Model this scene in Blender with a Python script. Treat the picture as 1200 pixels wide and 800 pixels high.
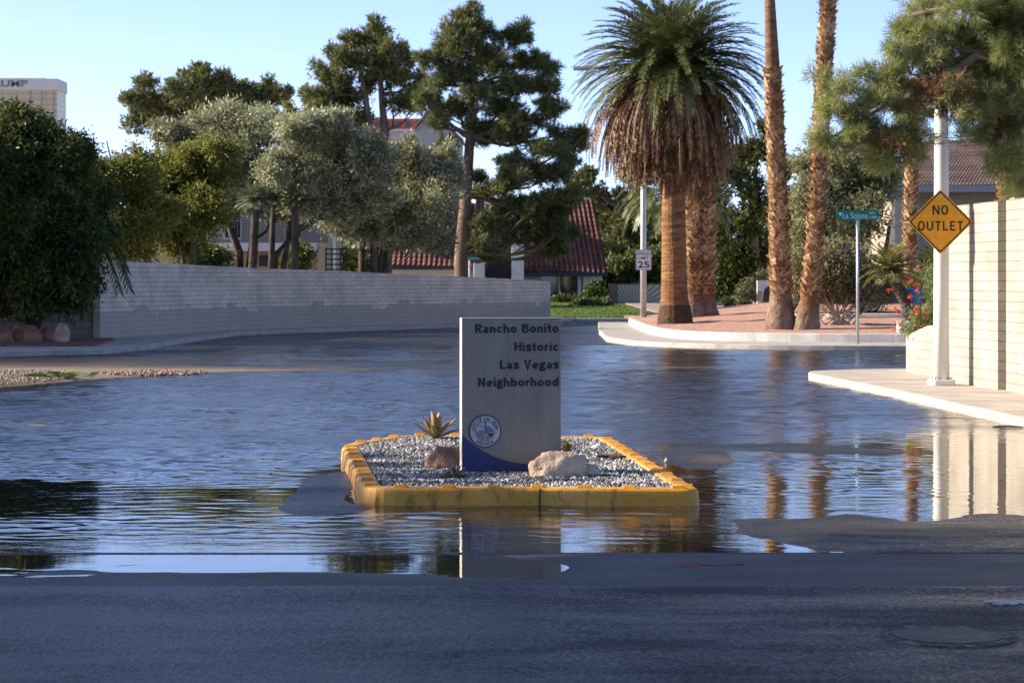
import bpy, bmesh, math, random
import numpy as np
from mathutils import Vector, noise as mnoise
R = math.radians
for o in list(bpy.data.objects): bpy.data.objects.remove(o)
sc = bpy.context.scene
COL = sc.collection

# ------------------------------------------------------------------ camera, sky, sun, exposure
F = 2833.0; H = 1.75; HY = 325.0                      # focal length in photo pixels, eye height, horizon row
cam = bpy.data.cameras.new('camera'); co = bpy.data.objects.new('camera', cam); COL.objects.link(co)
co.location = (0, 0, H); co.rotation_euler = (R(90), 0, 0)
cam.lens = 85; cam.sensor_width = 36; cam.shift_y = -(400-HY)/1200
cam.clip_end = 6000; cam.clip_start = .3
cam.dof.use_dof = True; cam.dof.focus_distance = 20.5; cam.dof.aperture_fstop = 8
sc.camera = co
SUN_EL, SUN_AZ = R(26), math.atan2(.12, -.993)       # towards the sun, in the xy plane
w = bpy.data.worlds.new('World'); sc.world = w; w.use_nodes = True
nt = w.node_tree; bg = nt.nodes['Background']
sky = nt.nodes.new('ShaderNodeTexSky'); sky.sky_type = 'NISHITA'; sky.sun_disc = False
sky.sun_elevation = SUN_EL; sky.sun_rotation = R(90)-SUN_AZ
sky.air_density = .4; sky.dust_density = .8; sky.ozone_density = 2.0; sky.altitude = 600
tint = nt.nodes.new('ShaderNodeMix'); tint.data_type = 'RGBA'; tint.blend_type = 'MULTIPLY'; tint.inputs[0].default_value = 1   # camera white balance
tint.inputs[7].default_value = (1.11, 1.0, .99, 1); nt.links.new(sky.outputs[0], tint.inputs[6]); nt.links.new(tint.outputs[2], bg.inputs[0]); bg.inputs[1].default_value = .15
sl = bpy.data.lights.new('sun', 'SUN'); sl.energy = 5.0; sl.angle = R(.53); sl.color = (1, .85, .66)
so = bpy.data.objects.new('sun', sl); COL.objects.link(so)
sd = Vector((math.cos(SUN_EL)*math.cos(SUN_AZ), math.cos(SUN_EL)*math.sin(SUN_AZ), math.sin(SUN_EL)))
so.rotation_euler = sd.to_track_quat('Z', 'Y').to_euler(); so.location = (-30, 0, 40)
sc.view_settings.view_transform = 'Standard'; sc.view_settings.look = 'None'
sc.view_settings.exposure = 1.22; sc.view_settings.gamma = 1.0
sc.render.engine = 'CYCLES'
sc.cycles.max_bounces = 6; sc.cycles.transparent_max_bounces = 6

# ------------------------------------------------------------------ helpers
rng = np.random.default_rng(7); random.seed(7)
def P(px, py, d): return np.array([(px-600)*d/F, d, H+(HY-py)*d/F])
def G(px, py, z=0.0):                                  # the point at height z seen at that pixel
    d = F*(H-z)/(py-HY); return np.array([(px-600)*d/F, d, z])
def tag(o, label=None, cat=None, group=None, kind=None):
    if label: o['label'] = label
    if cat: o['category'] = cat
    if group: o['group'] = group
    if kind: o['kind'] = kind
    return o
def thing(name, loc, label, cat, group=None):
    o = bpy.data.objects.new(name, None); COL.objects.link(o); o.location = tuple(float(v) for v in loc)
    o.empty_display_size = .1
    return tag(o, label, cat, group)
def root_loc(p):
    l = np.zeros(3)
    while p is not None: l += np.array(p.location); p = p.parent
    return l
def obj(name, V, faces, m, parent=None, loc=None, uv=None, smooth=False, attrs=None):
    """V world coordinates (n,3); faces an (m,k) array or a list; becomes ONE mesh object"""
    V = np.asarray(V, dtype=np.float64).reshape(-1, 3)
    base = root_loc(parent) if parent is not None else (np.array(loc, dtype=float) if loc is not None else np.zeros(3))
    me = bpy.data.meshes.new(name)
    L = (V-base)
    if isinstance(faces, np.ndarray):
        n, k = faces.shape
        me.vertices.add(len(L)); me.vertices.foreach_set('co', L.astype(np.float32).ravel())
        me.loops.add(n*k); me.loops.foreach_set('vertex_index', faces.astype(np.int32).ravel())
        me.polygons.add(n); me.polygons.foreach_set('loop_start', (np.arange(n)*k).astype(np.int32))
        me.update(calc_edges=True)
    else:
        me.from_pydata(L.tolist(), [], [list(map(int, f)) for f in faces]); me.update()
    if uv is not None:
        lay = me.uv_layers.new(name='UVMap'); lay.data.foreach_set('uv', np.asarray(uv, dtype=np.float32).ravel())
    if attrs:
        for k_, a in attrs.items():
            at = me.attributes.new(k_, 'FLOAT', 'POINT'); at.data.foreach_set('value', np.asarray(a, dtype=np.float32))
    if smooth: me.polygons.foreach_set('use_smooth', np.ones(len(me.polygons), dtype=bool))
    for mm in (m if isinstance(m, (list, tuple)) else [m]): me.materials.append(mm)
    o = bpy.data.objects.new(name, me); COL.objects.link(o)
    if parent is not None: o.parent = parent
    elif loc is not None: o.location = tuple(map(float, loc))
    return o
def bevel(o, wdt=.01, seg=2, ang=40):
    b = o.modifiers.new('bevel', 'BEVEL'); b.width = wdt; b.segments = seg; b.limit_method = 'ANGLE'; b.angle_limit = R(ang)
    return o
class MB:
    def __init__(s): s.v = []; s.f = []
    def add(s, V, Fs):
        n = len(s.v); s.v += [tuple(map(float, p)) for p in V]; s.f += [[i+n for i in f] for f in Fs]; return s
    def box(s, x0, x1, y0, y1, z0, z1):
        return s.add([(x0,y0,z0),(x1,y0,z0),(x1,y1,z0),(x0,y1,z0),(x0,y0,z1),(x1,y0,z1),(x1,y1,z1),(x0,y1,z1)],
                     [(0,3,2,1),(4,5,6,7),(0,1,5,4),(1,2,6,5),(2,3,7,6),(3,0,4,7)])
    def prism(s, pts, z0, z1):
        n = len(pts); zt = z1 if hasattr(z1, '__len__') else [z1]*n
        V = [(p[0],p[1],z0) for p in pts]+[(p[0],p[1],zt[i]) for i, p in enumerate(pts)]
        return s.add(V, [list(range(n))[::-1], list(range(n, 2*n))]+[(i,(i+1)%n,n+(i+1)%n,n+i) for i in range(n)])
    def extr(s, pts3, d):                             # polygon of 3D points pushed along d
        n = len(pts3); a = [np.array(p, float) for p in pts3]; d = np.array(d, float)
        return s.add(a+[p+d for p in a], [list(range(n)), list(range(n, 2*n))[::-1]]+[(i,n+i,n+(i+1)%n,(i+1)%n) for i in range(n)])
    def tube(s, pts, rad, n=8, cap=True):
        pts = [np.array(p, float) for p in pts]; k = len(pts)
        rad = rad if hasattr(rad, '__len__') else [rad]*k
        V = []; up = np.array([.31,.17,.93])
        for i in range(k):
            t = pts[min(i+1,k-1)]-pts[max(i-1,0)]; t /= np.linalg.norm(t)+1e-9
            u = np.cross(t, up if abs(t@up) < .95 else np.array([1.,0,0])); u /= np.linalg.norm(u); v_ = np.cross(t, u)
            for j in range(n):
                a = 2*math.pi*j/n; V.append(pts[i]+rad[i]*(math.cos(a)*u+math.sin(a)*v_))
        fs = [(i*n+j, i*n+(j+1)%n, (i+1)*n+(j+1)%n, (i+1)*n+j) for i in range(k-1) for j in range(n)]
        if cap: fs += [list(range(n))[::-1], [(k-1)*n+j for j in range(n)]]
        return s.add(V, fs)
    def build(s, name, m, parent=None, loc=None, smooth=False):
        return obj(name, s.v, s.f, m, parent, loc, smooth=smooth)

# ---- materials
def new_mat(name):
    m = bpy.data.materials.new(name); m.use_nodes = True
    return m, m.node_tree, m.node_tree.nodes['Principled BSDF']
def link(t, a, b): t.links.new(a, b)
def N(t, typ, **kw):
    n = t.nodes.new(typ)
    for k, v in kw.items(): setattr(n, k, v)
    return n
def ramp(t, fac, cols, interp='LINEAR'):
    r = t.nodes.new('ShaderNodeValToRGB'); r.color_ramp.interpolation = interp
    e = r.color_ramp.elements
    while len(e) < len(cols): e.new(.5)
    for i, (p, c) in enumerate(cols): e[i].position = p; e[i].color = tuple(c)+((1,) if len(c) == 3 else ())
    link(t, fac, r.inputs[0]); return r.outputs[0]
def mixc(t, f, a, b, mode='MIX'):
    n = N(t, 'ShaderNodeMix', data_type='RGBA', blend_type=mode)
    for s, v in ((n.inputs[0], f), (n.inputs[6], a), (n.inputs[7], b)):
        if hasattr(v, 'links'): link(t, v, s)
        elif isinstance(v, (int, float)): s.default_value = v
        else: s.default_value = tuple(v)+((1,) if len(v) == 3 else ())
    return n.outputs[2]
def math_(t, op, a, b=None, c=None):
    n = N(t, 'ShaderNodeMath', operation=op)
    for i, v in enumerate((a, b, c)):
        if v is None: continue
        if hasattr(v, 'links'): link(t, v, n.inputs[i])
        else: n.inputs[i].default_value = v
    return n.outputs[0]
def coords(t, kind='Object', scale=(1,1,1)):
    tc = N(t, 'ShaderNodeTexCoord'); mp = N(t, 'ShaderNodeMapping'); mp.inputs['Scale'].default_value = scale
    link(t, tc.outputs[kind], mp.inputs[0]); return mp.outputs[0]
def noise_(t, vec, scale, detail=5, rough=.55):
    n = N(t, 'ShaderNodeTexNoise'); n.inputs['Scale'].default_value = scale; n.inputs['Detail'].default_value = detail
    n.inputs['Roughness'].default_value = rough; link(t, vec, n.inputs['Vector']); return n.outputs[0]
def bump(t, h, strength, dist=.02, nrm=None):
    b = N(t, 'ShaderNodeBump'); b.inputs['Strength'].default_value = strength; b.inputs['Distance'].default_value = dist
    link(t, h, b.inputs['Height'])
    if nrm is not None: link(t, nrm, b.inputs['Normal'])
    return b.outputs[0]
def mat(name, cols, scale=4, detail=6, rough=.8, bs=0, bdist=.02, bscale=None, stretch=(1,1,1), kind='Object', spec=.3, metal=0, island=0):
    m, t, p = new_mat(name)
    v = coords(t, kind, stretch); f = noise_(t, v, scale, detail)
    if island:
        g = N(t, 'ShaderNodeNewGeometry'); f = math_(t, 'MULTIPLY_ADD', math_(t, 'SUBTRACT', g.outputs['Random Per Island'], .5), island, f)
    if len(cols[0]) == 3: cols = [(.3+.4*i/max(1, len(cols)-1), c) for i, c in enumerate(cols)]
    link(t, ramp(t, f, cols), p.inputs['Base Color'])
    p.inputs['Roughness'].default_value = rough; p.inputs['Specular IOR Level'].default_value = spec; p.inputs['Metallic'].default_value = metal
    if bs: link(t, bump(t, noise_(t, v, bscale or scale*4, 6), bs, bdist), p.inputs['Normal'])
    return m
def flat(name, c, rough=.5, spec=.4, metal=0, var=.12):
    return mat(name, [tuple(x*(1-var) for x in c), tuple(min(1, x*(1+var)) for x in c)], 9, 4, rough, spec=spec, metal=metal)
def leaf_mat(name, cols, trans=.25, rough=.55, spec=.25, nscale=.6):
    m, t, p = new_mat(name)
    g = N(t, 'ShaderNodeNewGeometry'); v = coords(t)
    f = math_(t, 'MULTIPLY_ADD', math_(t, 'SUBTRACT', g.outputs['Random Per Island'], .5), .45, noise_(t, v, nscale, 3))
    c = ramp(t, f, [(.28+.44*i/max(1, len(cols)-1), c) for i, c in enumerate(cols)])
    link(t, c, p.inputs['Base Color']); p.inputs['Roughness'].default_value = rough; p.inputs['Specular IOR Level'].default_value = spec
    tr = N(t, 'ShaderNodeBsdfTranslucent'); link(t, mixc(t, .5, c, (.16,.2,.03), 'ADD'), tr.inputs['Color'])
    mx = N(t, 'ShaderNodeMixShader'); mx.inputs[0].default_value = trans
    link(t, p.outputs[0], mx.inputs[1]); link(t, tr.outputs[0], mx.inputs[2])
    link(t, mx.outputs[0], t.nodes['Material Output'].inputs[0]); return m
def brick_mat(name, c1, c2, mortar, bw, bh, ms=.012, stain=None, sk=.72, bs=.5, rough=.85):
    m, t, p = new_mat(name)
    tc = N(t, 'ShaderNodeTexCoord'); b = N(t, 'ShaderNodeTexBrick')
    link(t, tc.outputs['UV'], b.inputs['Vector']); b.inputs['Scale'].default_value = 1
    b.inputs['Brick Width'].default_value = bw; b.inputs['Row Height'].default_value = bh; b.inputs['Mortar Size'].default_value = ms
    b.inputs['Mortar Smooth'].default_value = .3
    for k_, c in (('Color1', c1), ('Color2', c2), ('Mortar', mortar)): b.inputs[k_].default_value = tuple(c)+(1,)
    n = noise_(t, tc.outputs['UV'], 1.3, 6); n2 = noise_(t, tc.outputs['UV'], 22, 5)
    c = mixc(t, .55, b.outputs['Color'], ramp(t, n, [(.3, (.5,.5,.5)), (.7, (1.25,1.25,1.25))]), 'MULTIPLY')
    c = mixc(t, .5, c, ramp(t, n2, [(.3, (.7,.7,.7)), (.7, (1.15,1.15,1.15))]), 'MULTIPLY')
    if stain:                                           # an old band of paint along the foot with a stepped, ragged top
        sp = N(t, 'ShaderNodeSeparateXYZ'); link(t, tc.outputs['UV'], sp.inputs[0])
        st = N(t, 'ShaderNodeMapping'); st.inputs['Scale'].default_value = (.35, 0, 0); link(t, tc.outputs['UV'], st.inputs[0])
        e = math_(t, 'MULTIPLY_ADD', noise_(t, st.outputs[0], 1.6, 3), 1.0, stain[1])
        e = math_(t, 'SNAP', e, .14)
        e = math_(t, 'MULTIPLY_ADD', math_(t, 'SUBTRACT', noise_(t, tc.outputs['UV'], 5, 3), .5), .12, e)
        k = math_(t, 'LESS_THAN', sp.outputs[1], e)
        c = mixc(t, math_(t, 'MULTIPLY', k, sk), c, stain[0])
    link(t, c, p.inputs['Base Color']); p.inputs['Roughness'].default_value = rough; p.inputs['Specular IOR Level'].default_value = .2
    hgt = mixc(t, .35, math_(t, 'SUBTRACT', 1, b.outputs['Fac']), n2)
    link(t, bump(t, hgt, bs, .015), p.inputs['Normal']); return m

def text_part(name, s, height, m, parent, place, align='LEFT', depth=.003, bold=0.0, width=None, spacing=1.0):
    """lettering as a mesh; place(u, v, w) maps text plane coordinates to the world; height = cap height"""
    cu = bpy.data.curves.new(name, 'FONT'); cu.body = s; cu.align_x = 'LEFT'; cu.extrude = depth/2; cu.offset = bold; cu.space_character = spacing
    cu.resolution_u = 3
    cu.size = 1; tmp = bpy.data.objects.new(name, cu); COL.objects.link(tmp)
    dg = bpy.context.evaluated_depsgraph_get(); me = bpy.data.meshes.new_from_object(tmp.evaluated_get(dg))
    V = np.zeros(len(me.vertices)*3); me.vertices.foreach_get('co', V); V = V.reshape(-1, 3)
    fs = [list(p.vertices) for p in me.polygons]
    bpy.data.objects.remove(tmp); bpy.data.meshes.remove(me)
    k = height/.729; x0, x1 = V[:,0].min(), V[:,0].max()
    kx = k if width is None else width/(x1-x0)
    off = {'LEFT': x0, 'RIGHT': x1, 'CENTER': (x0+x1)/2}[align]
    W = np.array([place((x-off)*kx, y*k, z) for x, y, z in V])
    return obj(name, W, fs, m, parent)
def unit(a): return a/(np.linalg.norm(a, axis=-1, keepdims=True)+1e-9)
def diamonds(pos, ax, nr, L, Wd):
    """small folded leaves: pos, direction, side vectors"""
    sd_ = unit(np.cross(ax, nr)); L = np.asarray(L)[:, None]; Wd = np.asarray(Wd)[:, None]
    V = np.stack([pos, pos+ax*L*.45+sd_*Wd, pos+ax*L, pos+ax*L*.45-sd_*Wd], 1)
    n = len(pos); return V.reshape(-1, 3), (np.arange(n)*4)[:, None]+np.arange(4)[None]

# grotesque lettering drawn stroke by stroke (cap height 1); returns (strokes, advance)
def ell(cx, cy, rx, ry, a0, a1, k=18): return [(cx+rx*math.cos(R(a0+(a1-a0)*i/k)), cy+ry*math.sin(R(a0+(a1-a0)*i/k))) for i in range(k+1)]
def glyph(ch, w):
    h = w/2; X = .70; m = X-h
    if ch == 'n': return [[(h,0),(h,X)], ell(.29,.40,.29-h,m-.40,180,0)+[(.58-h,0)]], .58
    if ch == 'h': return [[(h,0),(h,1)], ell(.29,.40,.29-h,m-.40,180,0)+[(.58-h,0)]], .58
    if ch == 'r': return [[(h,0),(h,X)], ell(.30,.38,.30-h,m-.38,180,70)], .40
    if ch == 'i': return [[(h,0),(h,X)], [(h,.84),(h,1)]], w
    if ch == 'o': return [ell(.315,.35,.315-h,.36-h,0,360,30)], .63
    if ch == 'c': return [ell(.30,.35,.30-h,.36-h,42,318,24)], .56
    if ch == 'e': return [ell(.305,.35,.305-h,.36-h,0,318,26), [(h,.345),(.61-h*.6,.345)]], .60
    if ch == 'b': return [[(h,0),(h,1)], ell(.33,.35,.30-h,.36-h,0,360,30)], .63
    if ch == 'd': return [[(.63-h,0),(.63-h,1)], ell(.30,.35,.30-h,.36-h,0,360,30)], .63
    if ch == 'a': return [ell(.285,.47,.255-h,.24-h,165,0)+[(.54-h,.30),(.54-h,0)], ell(.27,.205,.27-h,.215-h,0,360,24)], .56
    if ch == 's': return [[(.47,.50),(.42,.59),(.33,.625),(.22,.625),(.13,.58),(.105,.50),(.15,.43),(.25,.385),(.36,.34),(.435,.27),(.445,.19),(.39,.11),(.28,.078),(.18,.085),(.09,.13),(.05,.21)]], .53
    if ch == 't': return [[(.19,.90),(.19,.20),(.215,.12),(.27,h),(.37,h)], [(0,.70-h),(.37,.70-h)]], .38
    if ch == 'g': return [ell(.27,.47,.26-h*.9,.235-h*.9,0,360,26), [(.13,.30),(.09,.22),(.13,.15),(.24,.125),(.38,.12),(.47,.06),(.49,-.03),(.44,-.13),(.30,-.175),(.17,-.165),(.09,-.11),(.10,-.02),(.17,.06)], [(.40,.60),(.47,.66),(.56,.66)]], .57
    if ch == 'R': return [[(h,0),(h,1)], [(h,1-h),(.36,1-h)]+ell(.36,.72,.27-h*.6,.28-h,90,-90,12)+[(h,.44+h*.0)], [(.33,.44),(.60,0)]], .66
    if ch == 'B': return [[(h,0),(h,1)], [(h,1-h),(.36,1-h)]+ell(.36,.755,.25-h*.6,.245-h,90,-90,12)+[(h,.51)], [(.33,.51),(.37,.51)]+ell(.37,.297,.29-h*.6,.213,90,-90,12)+[(h,h)]], .67
    if ch == 'H': return [[(h,0),(h,1)], [(.70-h,0),(.70-h,1)], [(h,.51),(.70-h,.51)]], .70
    if ch == 'L': return [[(h,1),(h,h),(.55,h)]], .55
    if ch == 'V': return [[(h*.9,1),(.345,.02),(.69-h*.9,1)]], .69
    if ch == 'N': return [[(h,0),(h,1)], [(.71-h,0),(.71-h,1)], [(h*1.05,.97),(.71-h*1.05,.03)]], .71
    if ch == 'O': return [ell(.37,.5,.37-h,.51-h,0,360,34)], .74
    if ch == 'U': return [[(h,1),(h,.33)]+ell(.34,.33,.34-h,.34-h,180,360,14)+[(.68-h,1)]], .68
    if ch == 'T': return [[(0,1-h),(.60,1-h)], [(.30,1-h),(.30,0)]], .60
    if ch == 'E': return [[(.55,1-h),(h,1-h),(h,h),(.56,h)], [(h,.52),(.50,.52)]], .56
    return [], .30
def stroke_text(name, s, cap, w, m, parent, place, width=None, gap=.10, align='RIGHT', depth=.003):
    x = 0; strokes = []
    for ch in s:
        st, adv = glyph(ch, w); strokes += [[(x+a, b) for a, b in q] for q in st]; x += adv+gap
    tot = x-gap; k = cap; kx = k if width is None else width/tot; off = {'RIGHT': tot, 'LEFT': 0, 'CENTER': tot/2}[align]
    b = MB()
    for si, q in enumerate(strokes):
        p_ = [np.array(a, float) for i_, a in enumerate(q) if i_ == 0 or abs(a[0]-q[i_-1][0])+abs(a[1]-q[i_-1][1]) > 1e-5]; closed = np.linalg.norm(p_[0]-p_[-1]) < 1e-6; n = len(p_); Lp, Rp = [], []
        for i in range(n):
            a_ = p_[i-1] if i > 0 else (p_[-2] if closed else p_[0]); c_ = p_[i+1] if i < n-1 else (p_[1] if closed else p_[-1])
            t1 = p_[i]-a_; t2 = c_-p_[i]; t1 = t1/(np.linalg.norm(t1) or 1); t2 = t2/(np.linalg.norm(t2) or 1)
            if not t1.any(): t1 = t2
            if not t2.any(): t2 = t1
            n1_ = np.array([-t1[1], t1[0]]); n2_ = np.array([-t2[1], t2[0]]); mm = n1_+n2_; mm /= np.linalg.norm(mm); mm *= (w/2)/max(.45, mm@n1_)
            Lp.append(p_[i]+mm); Rp.append(p_[i]-mm)
        z1 = depth+si*.00004                            # strokes lie one on another in steps of a few hundredths of a millimetre
        V = []
        for z in (0, z1): V += [place((a-off)*kx, c_*k, z) for a, c_ in Lp]+[place((a-off)*kx, c_*k, z) for a, c_ in Rp]
        fs = []
        for i in range(n-1):
            fs += [(2*n+i, 3*n+i, 3*n+i+1, 2*n+i+1), (i, i+1, 2*n+i+1, 2*n+i), (n+i+1, n+i, 3*n+i, 3*n+i+1)]
        fs += [(0, 2*n, 3*n, n)[::-1], (n-1, 3*n-1, 4*n-1, 2*n-1)]
        b.add(V, fs)
    return b.build(name, m, parent)
# ------------------------------------------------------------------ materials of the setting
CONC = mat('concrete', [(.26,.25,.235), (.36,.345,.32), (.42,.41,.385)], 2.2, 8, .8, .25, .01, 40)
KERB = mat('kerb_concrete', [(.30,.29,.27), (.40,.385,.36), (.47,.455,.43)], 3, 8, .8, .3, .01, 35)
DIRT = mat('desert_dirt', [(.19,.15,.115), (.27,.215,.165), (.33,.27,.21)], .5, 8, .95, .3, .03, 12)
REDG = mat('red_rock_mulch', [(.24,.12,.085), (.42,.25,.19), (.54,.36,.285)], 9, 8, .9, .9, .04, 28)
LAWN = mat('lawn_soil', [(.03,.05,.012), (.05,.085,.02)], 3, 6, .9)

# ------------------------------------------------------------------ ground, road, water
def fbm(X, Y, sx, sy, seed, oct=4):
    out = np.zeros_like(X); amp = 1.0; tot = 0
    for o in range(oct):
        r = np.random.default_rng(seed+o*17); g = r.random((64, 64))
        u = X/sx*2**o+seed*3.1; v = Y/sy*2**o+seed*1.7
        i = np.floor(u).astype(int); j = np.floor(v).astype(int); fu = u-i; fv = v-j
        fu = fu*fu*(3-2*fu); fv = fv*fv*(3-2*fv)
        q = lambda a, b: g[a % 64, b % 64]
        out += amp*((q(i,j)*(1-fu)+q(i+1,j)*fu)*(1-fv)+(q(i,j+1)*(1-fu)+q(i+1,j+1)*fu)*fv); tot += amp; amp *= .5
    return out/tot*2-1
def sst(a, b, x): t = np.clip((x-a)/(b-a), 0, 1); return t*t*(3-2*t)
ys = []; y = 4.0
while y < 130: ys.append(y); y += max(.05, y*y*.00035)
ys = np.array(ys); xs = np.concatenate([np.linspace(-40, -13, 30)[:-1], np.linspace(-13, 11, 330), np.linspace(11, 40, 30)[1:]])
X, Y = np.meshgrid(xs, ys)
n1 = fbm(X, Y, 1.1, 1.6, 3); n2 = fbm(X, Y, .35, .5, 9); n3 = fbm(X, Y, 4, 5, 21)
n4 = fbm(X, Y, .14, .22, 61, 3)
Z = -.016+.0035*n1+.0025*n2+.0018*n4
def top(h, mask): 
    global Z
    Z = Z*(1-mask)+h*mask
gz = lambda cx, cy, rx, ry: np.exp(-(((X-cx)/rx)**2+((Y-cy)/ry)**2))
# dry crest left of the island, damp crests right of it
Z += .034*gz(-1.55, 20.2, .27, 2.0)+.022*gz(-1.35, 18.3, .45, .6)
Z += .026*gz(1.75, 23.2, .45, 1.7)+.017*gz(2.7, 25.2, 1.2, 1.2)+.014*gz(3.6, 24.3, 1.0, .7)
# dry apron at the right, before the gutter
edge = 18.3+.22*(X-2.0)**1*np.where(X > 2, 1, 0)+.5*n1+.35*n2-.9*gz(3.0, 19, .35, 2)
m = sst(1.35, 2.15, X+.35*n1+.22*n2+.10*(Y-16.5))*sst(0, 1.6, edge-Y)
top(.013+.005*n1+.004*n2+.002*n4, m)
# lip before the gutter, then the near road
lip = np.exp(-((Y-15.33)/.075)**2); Z = np.maximum(Z, -.016+.0235*lip)
near = sst(13.9, 13.66, Y); top(.016+.0025*n1+.001*n2, near)
# far side: silt crest, dry road beyond with puddles
cl = 43.2+.34*(X+7)+.6*n3
far = sst(0, 1.6, Y-cl)*sst(2.2, -.6, X+.8*n1)*(1-sst(3.0, 6.0, Y-cl)*sst(-7.2, -5.4, X+.6*n1))
top(.005+.010*n3+.004*n1, far)
Z += .05*gz(-9.6, 41.5, 1.9, 3.6)+.02*gz(-7.3, 43.5, 1.2, 1.5)*(X < 0)
Z += .018*gz(3.6, 47.0, 3.2, .9)+.02*gz(6.4, 45.4, 1.2, .5)
Z += (.012*n3-.003)*sst(49, 54, Y)
farr = sst(75, 95, Y); top(.02, farr)
silt = np.clip(gz(-6.8, 44.9, 4.2, 1.4)*1.0+gz(-9.5, 42.5, 3.0, 4.5)*1.3+.55*gz(3.0, 47.6, 4, 1.2)+.35*n1*gz(-4, 46, 8, 3)+.35*gz(2.0, 23.2, .25, .6)+.7*gz(3.9, 16.9, 1.3, .22)*(.5+n2), 0, 1)
damp = np.clip(1-sst(.0, .012, Z), 0, 1)
damp = np.maximum(damp, .75*np.clip(1.6*gz(-1.5, 20.0, .55, 2.6)+.9*gz(2.9, 25.0, 1.5, 1.5), 0, 1))
damp = np.maximum(damp, (Y < 13.9)*np.clip(sst(-.05, .30, n3*.8+.6*n1+.4*sst(12.0, 13.6, Y)-.22*X-.08), 0, 1))
nr, nc = X.shape
idx = np.arange(nr*nc).reshape(nr, nc)
Q = np.stack([idx[:-1,:-1], idx[:-1,1:], idx[1:,1:], idx[1:,:-1]], -1).reshape(-1, 4)
m_, t, p = new_mat('asphalt')
v = coords(t); strk = noise_(t, coords(t, 'Object', (.42,1.05,1)), .9, 7, .62); at = N(t, 'ShaderNodeAttribute', attribute_name='silt'); ad = N(t, 'ShaderNodeAttribute', attribute_name='damp')
sp = noise_(t, v, 70, 3, .7); mid = noise_(t, coords(t, 'Object', (.5,1.6,1)), 1.1, 7); fine = noise_(t, v, 30, 4)
dry = mixc(t, .6, ramp(t, sp, [(.40, (.007,.0075,.008)), (.60, (.070,.070,.070))]), ramp(t, mid, [(.3, (.010,.0105,.011)), (.7, (.038,.038,.038))]))
wet = mixc(t, .6, ramp(t, sp, [(.40, (.006,.006,.007)), (.60, (.040,.040,.041))]), ramp(t, mid, [(.3, (.012,.0125,.014)), (.7, (.030,.030,.030))]))
c = mixc(t, ad.outputs['Fac'], dry, wet)
c = mixc(t, math_(t, 'MULTIPLY', at.outputs['Fac'], math_(t, 'MULTIPLY_ADD', fine, .8, .45)), c, ramp(t, fine, [(.3, (.16,.125,.095)), (.7, (.30,.245,.19))]))
link(t, c, p.inputs['Base Color'])
rr = ramp(t, strk, [(.36, (.26,.26,.26)), (.48, (.44,.44,.44)), (.62, (.70,.70,.70))])
rr = mixc(t, math_(t, 'MULTIPLY', ad.outputs['Fac'], .5), rr, (.22,.22,.22))
rr = mixc(t, at.outputs['Fac'], rr, (.9,.9,.9))
rr = mixc(t, .5, rr, ramp(t, noise_(t, v, 42, 4, .75), [(.38, (.12,.12,.12)), (.62, (1,1,1))]), 'OVERLAY')
link(t, rr, p.inputs['Roughness']); p.inputs['Specular IOR Level'].default_value = .27
hb = mixc(t, .5, sp, fine); link(t, bump(t, hb, 1.0, .016), p.inputs['Normal'])
road = obj('road', np.stack([X.ravel(), Y.ravel(), Z.ravel()], 1), Q, m_, smooth=True, attrs={'silt': silt.ravel(), 'damp': damp.ravel()})
tag(road, kind='structure')
# under it the open ground out to the horizon
g = MB().add([(-4000,-300,-.16),(4000,-300,-.16),(4000,5500,-.16),(-4000,5500,-.16)], [(0,1,2,3)]); tag(g.build('ground', DIRT), kind='structure')

# water: one level film lying in the hollows of the road
m_, t, p = new_mat('flood_water')
p.inputs['Base Color'].default_value = (.016,.0165,.018,1); p.inputs['IOR'].default_value = 1.75
v = coords(t)
tcw = N(t, 'ShaderNodeTexCoord'); sw = N(t, 'ShaderNodeSeparateXYZ'); link(t, tcw.outputs['Object'], sw.inputs[0])
wx, wy = sw.outputs[0], sw.outputs[1]
def band(x, a, b):
    n = N(t, 'ShaderNodeMapRange', interpolation_type='SMOOTHSTEP'); link(t, x, n.inputs[0])
    n.inputs[1].default_value = a; n.inputs[2].default_value = b; return n.outputs[0]
r1 = noise_(t, coords(t, 'Object', (.55, 1.5, 1)), 2.6, 4, .55)
r2 = noise_(t, coords(t, 'Object', (.7, 1.9, 1)), 8.5, 3, .5)
r3 = noise_(t, coords(t, 'Object', (.8, 1.6, 1)), 26, 2, .5)
patch = ramp(t, noise_(t, coords(t, 'Object', (.30, .55, 1)), .8, 3), [(.38, (.28,.28,.28)), (.62, (1,1,1))])
calm = math_(t, 'SUBTRACT', 1, math_(t, 'MULTIPLY', band(wx, 2.2, 4.3), band(wy, 30, 25)))     # sheltered sheet at the right
calm = math_(t, 'MULTIPLY_ADD', calm, .88, .12)
gut = math_(t, 'MULTIPLY_ADD', band(wy, 15.1, 16.2), .85, .15)                                    # still water in the gutter
amp = math_(t, 'MULTIPLY', math_(t, 'MULTIPLY', math_(t, 'MAXIMUM', patch, band(wy, 21.5, 27)), calm), gut)
amp = math_(t, 'MULTIPLY', amp, math_(t, 'MULTIPLY_ADD', band(wy, 21, 28), 1.6, 1.0))
h = math_(t, 'ADD', math_(t, 'MULTIPLY', r1, .55), math_(t, 'ADD', math_(t, 'MULTIPLY', r2, .30), math_(t, 'MULTIPLY', r3, .10)))
h = math_(t, 'MULTIPLY', h, amp)
link(t, bump(t, h, 1.0, .005), p.inputs['Normal'])
farw = band(wy, 24, 44)
rpat = ramp(t, noise_(t, coords(t, 'Object', (.22, .6, 1)), 1.0, 4), [(.36, (.45,.45,.45)), (.62, (1,1,1))])
farw = math_(t, 'MULTIPLY', math_(t, 'MULTIPLY', band(wy, 19.5, 27), calm), rpat)
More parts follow.
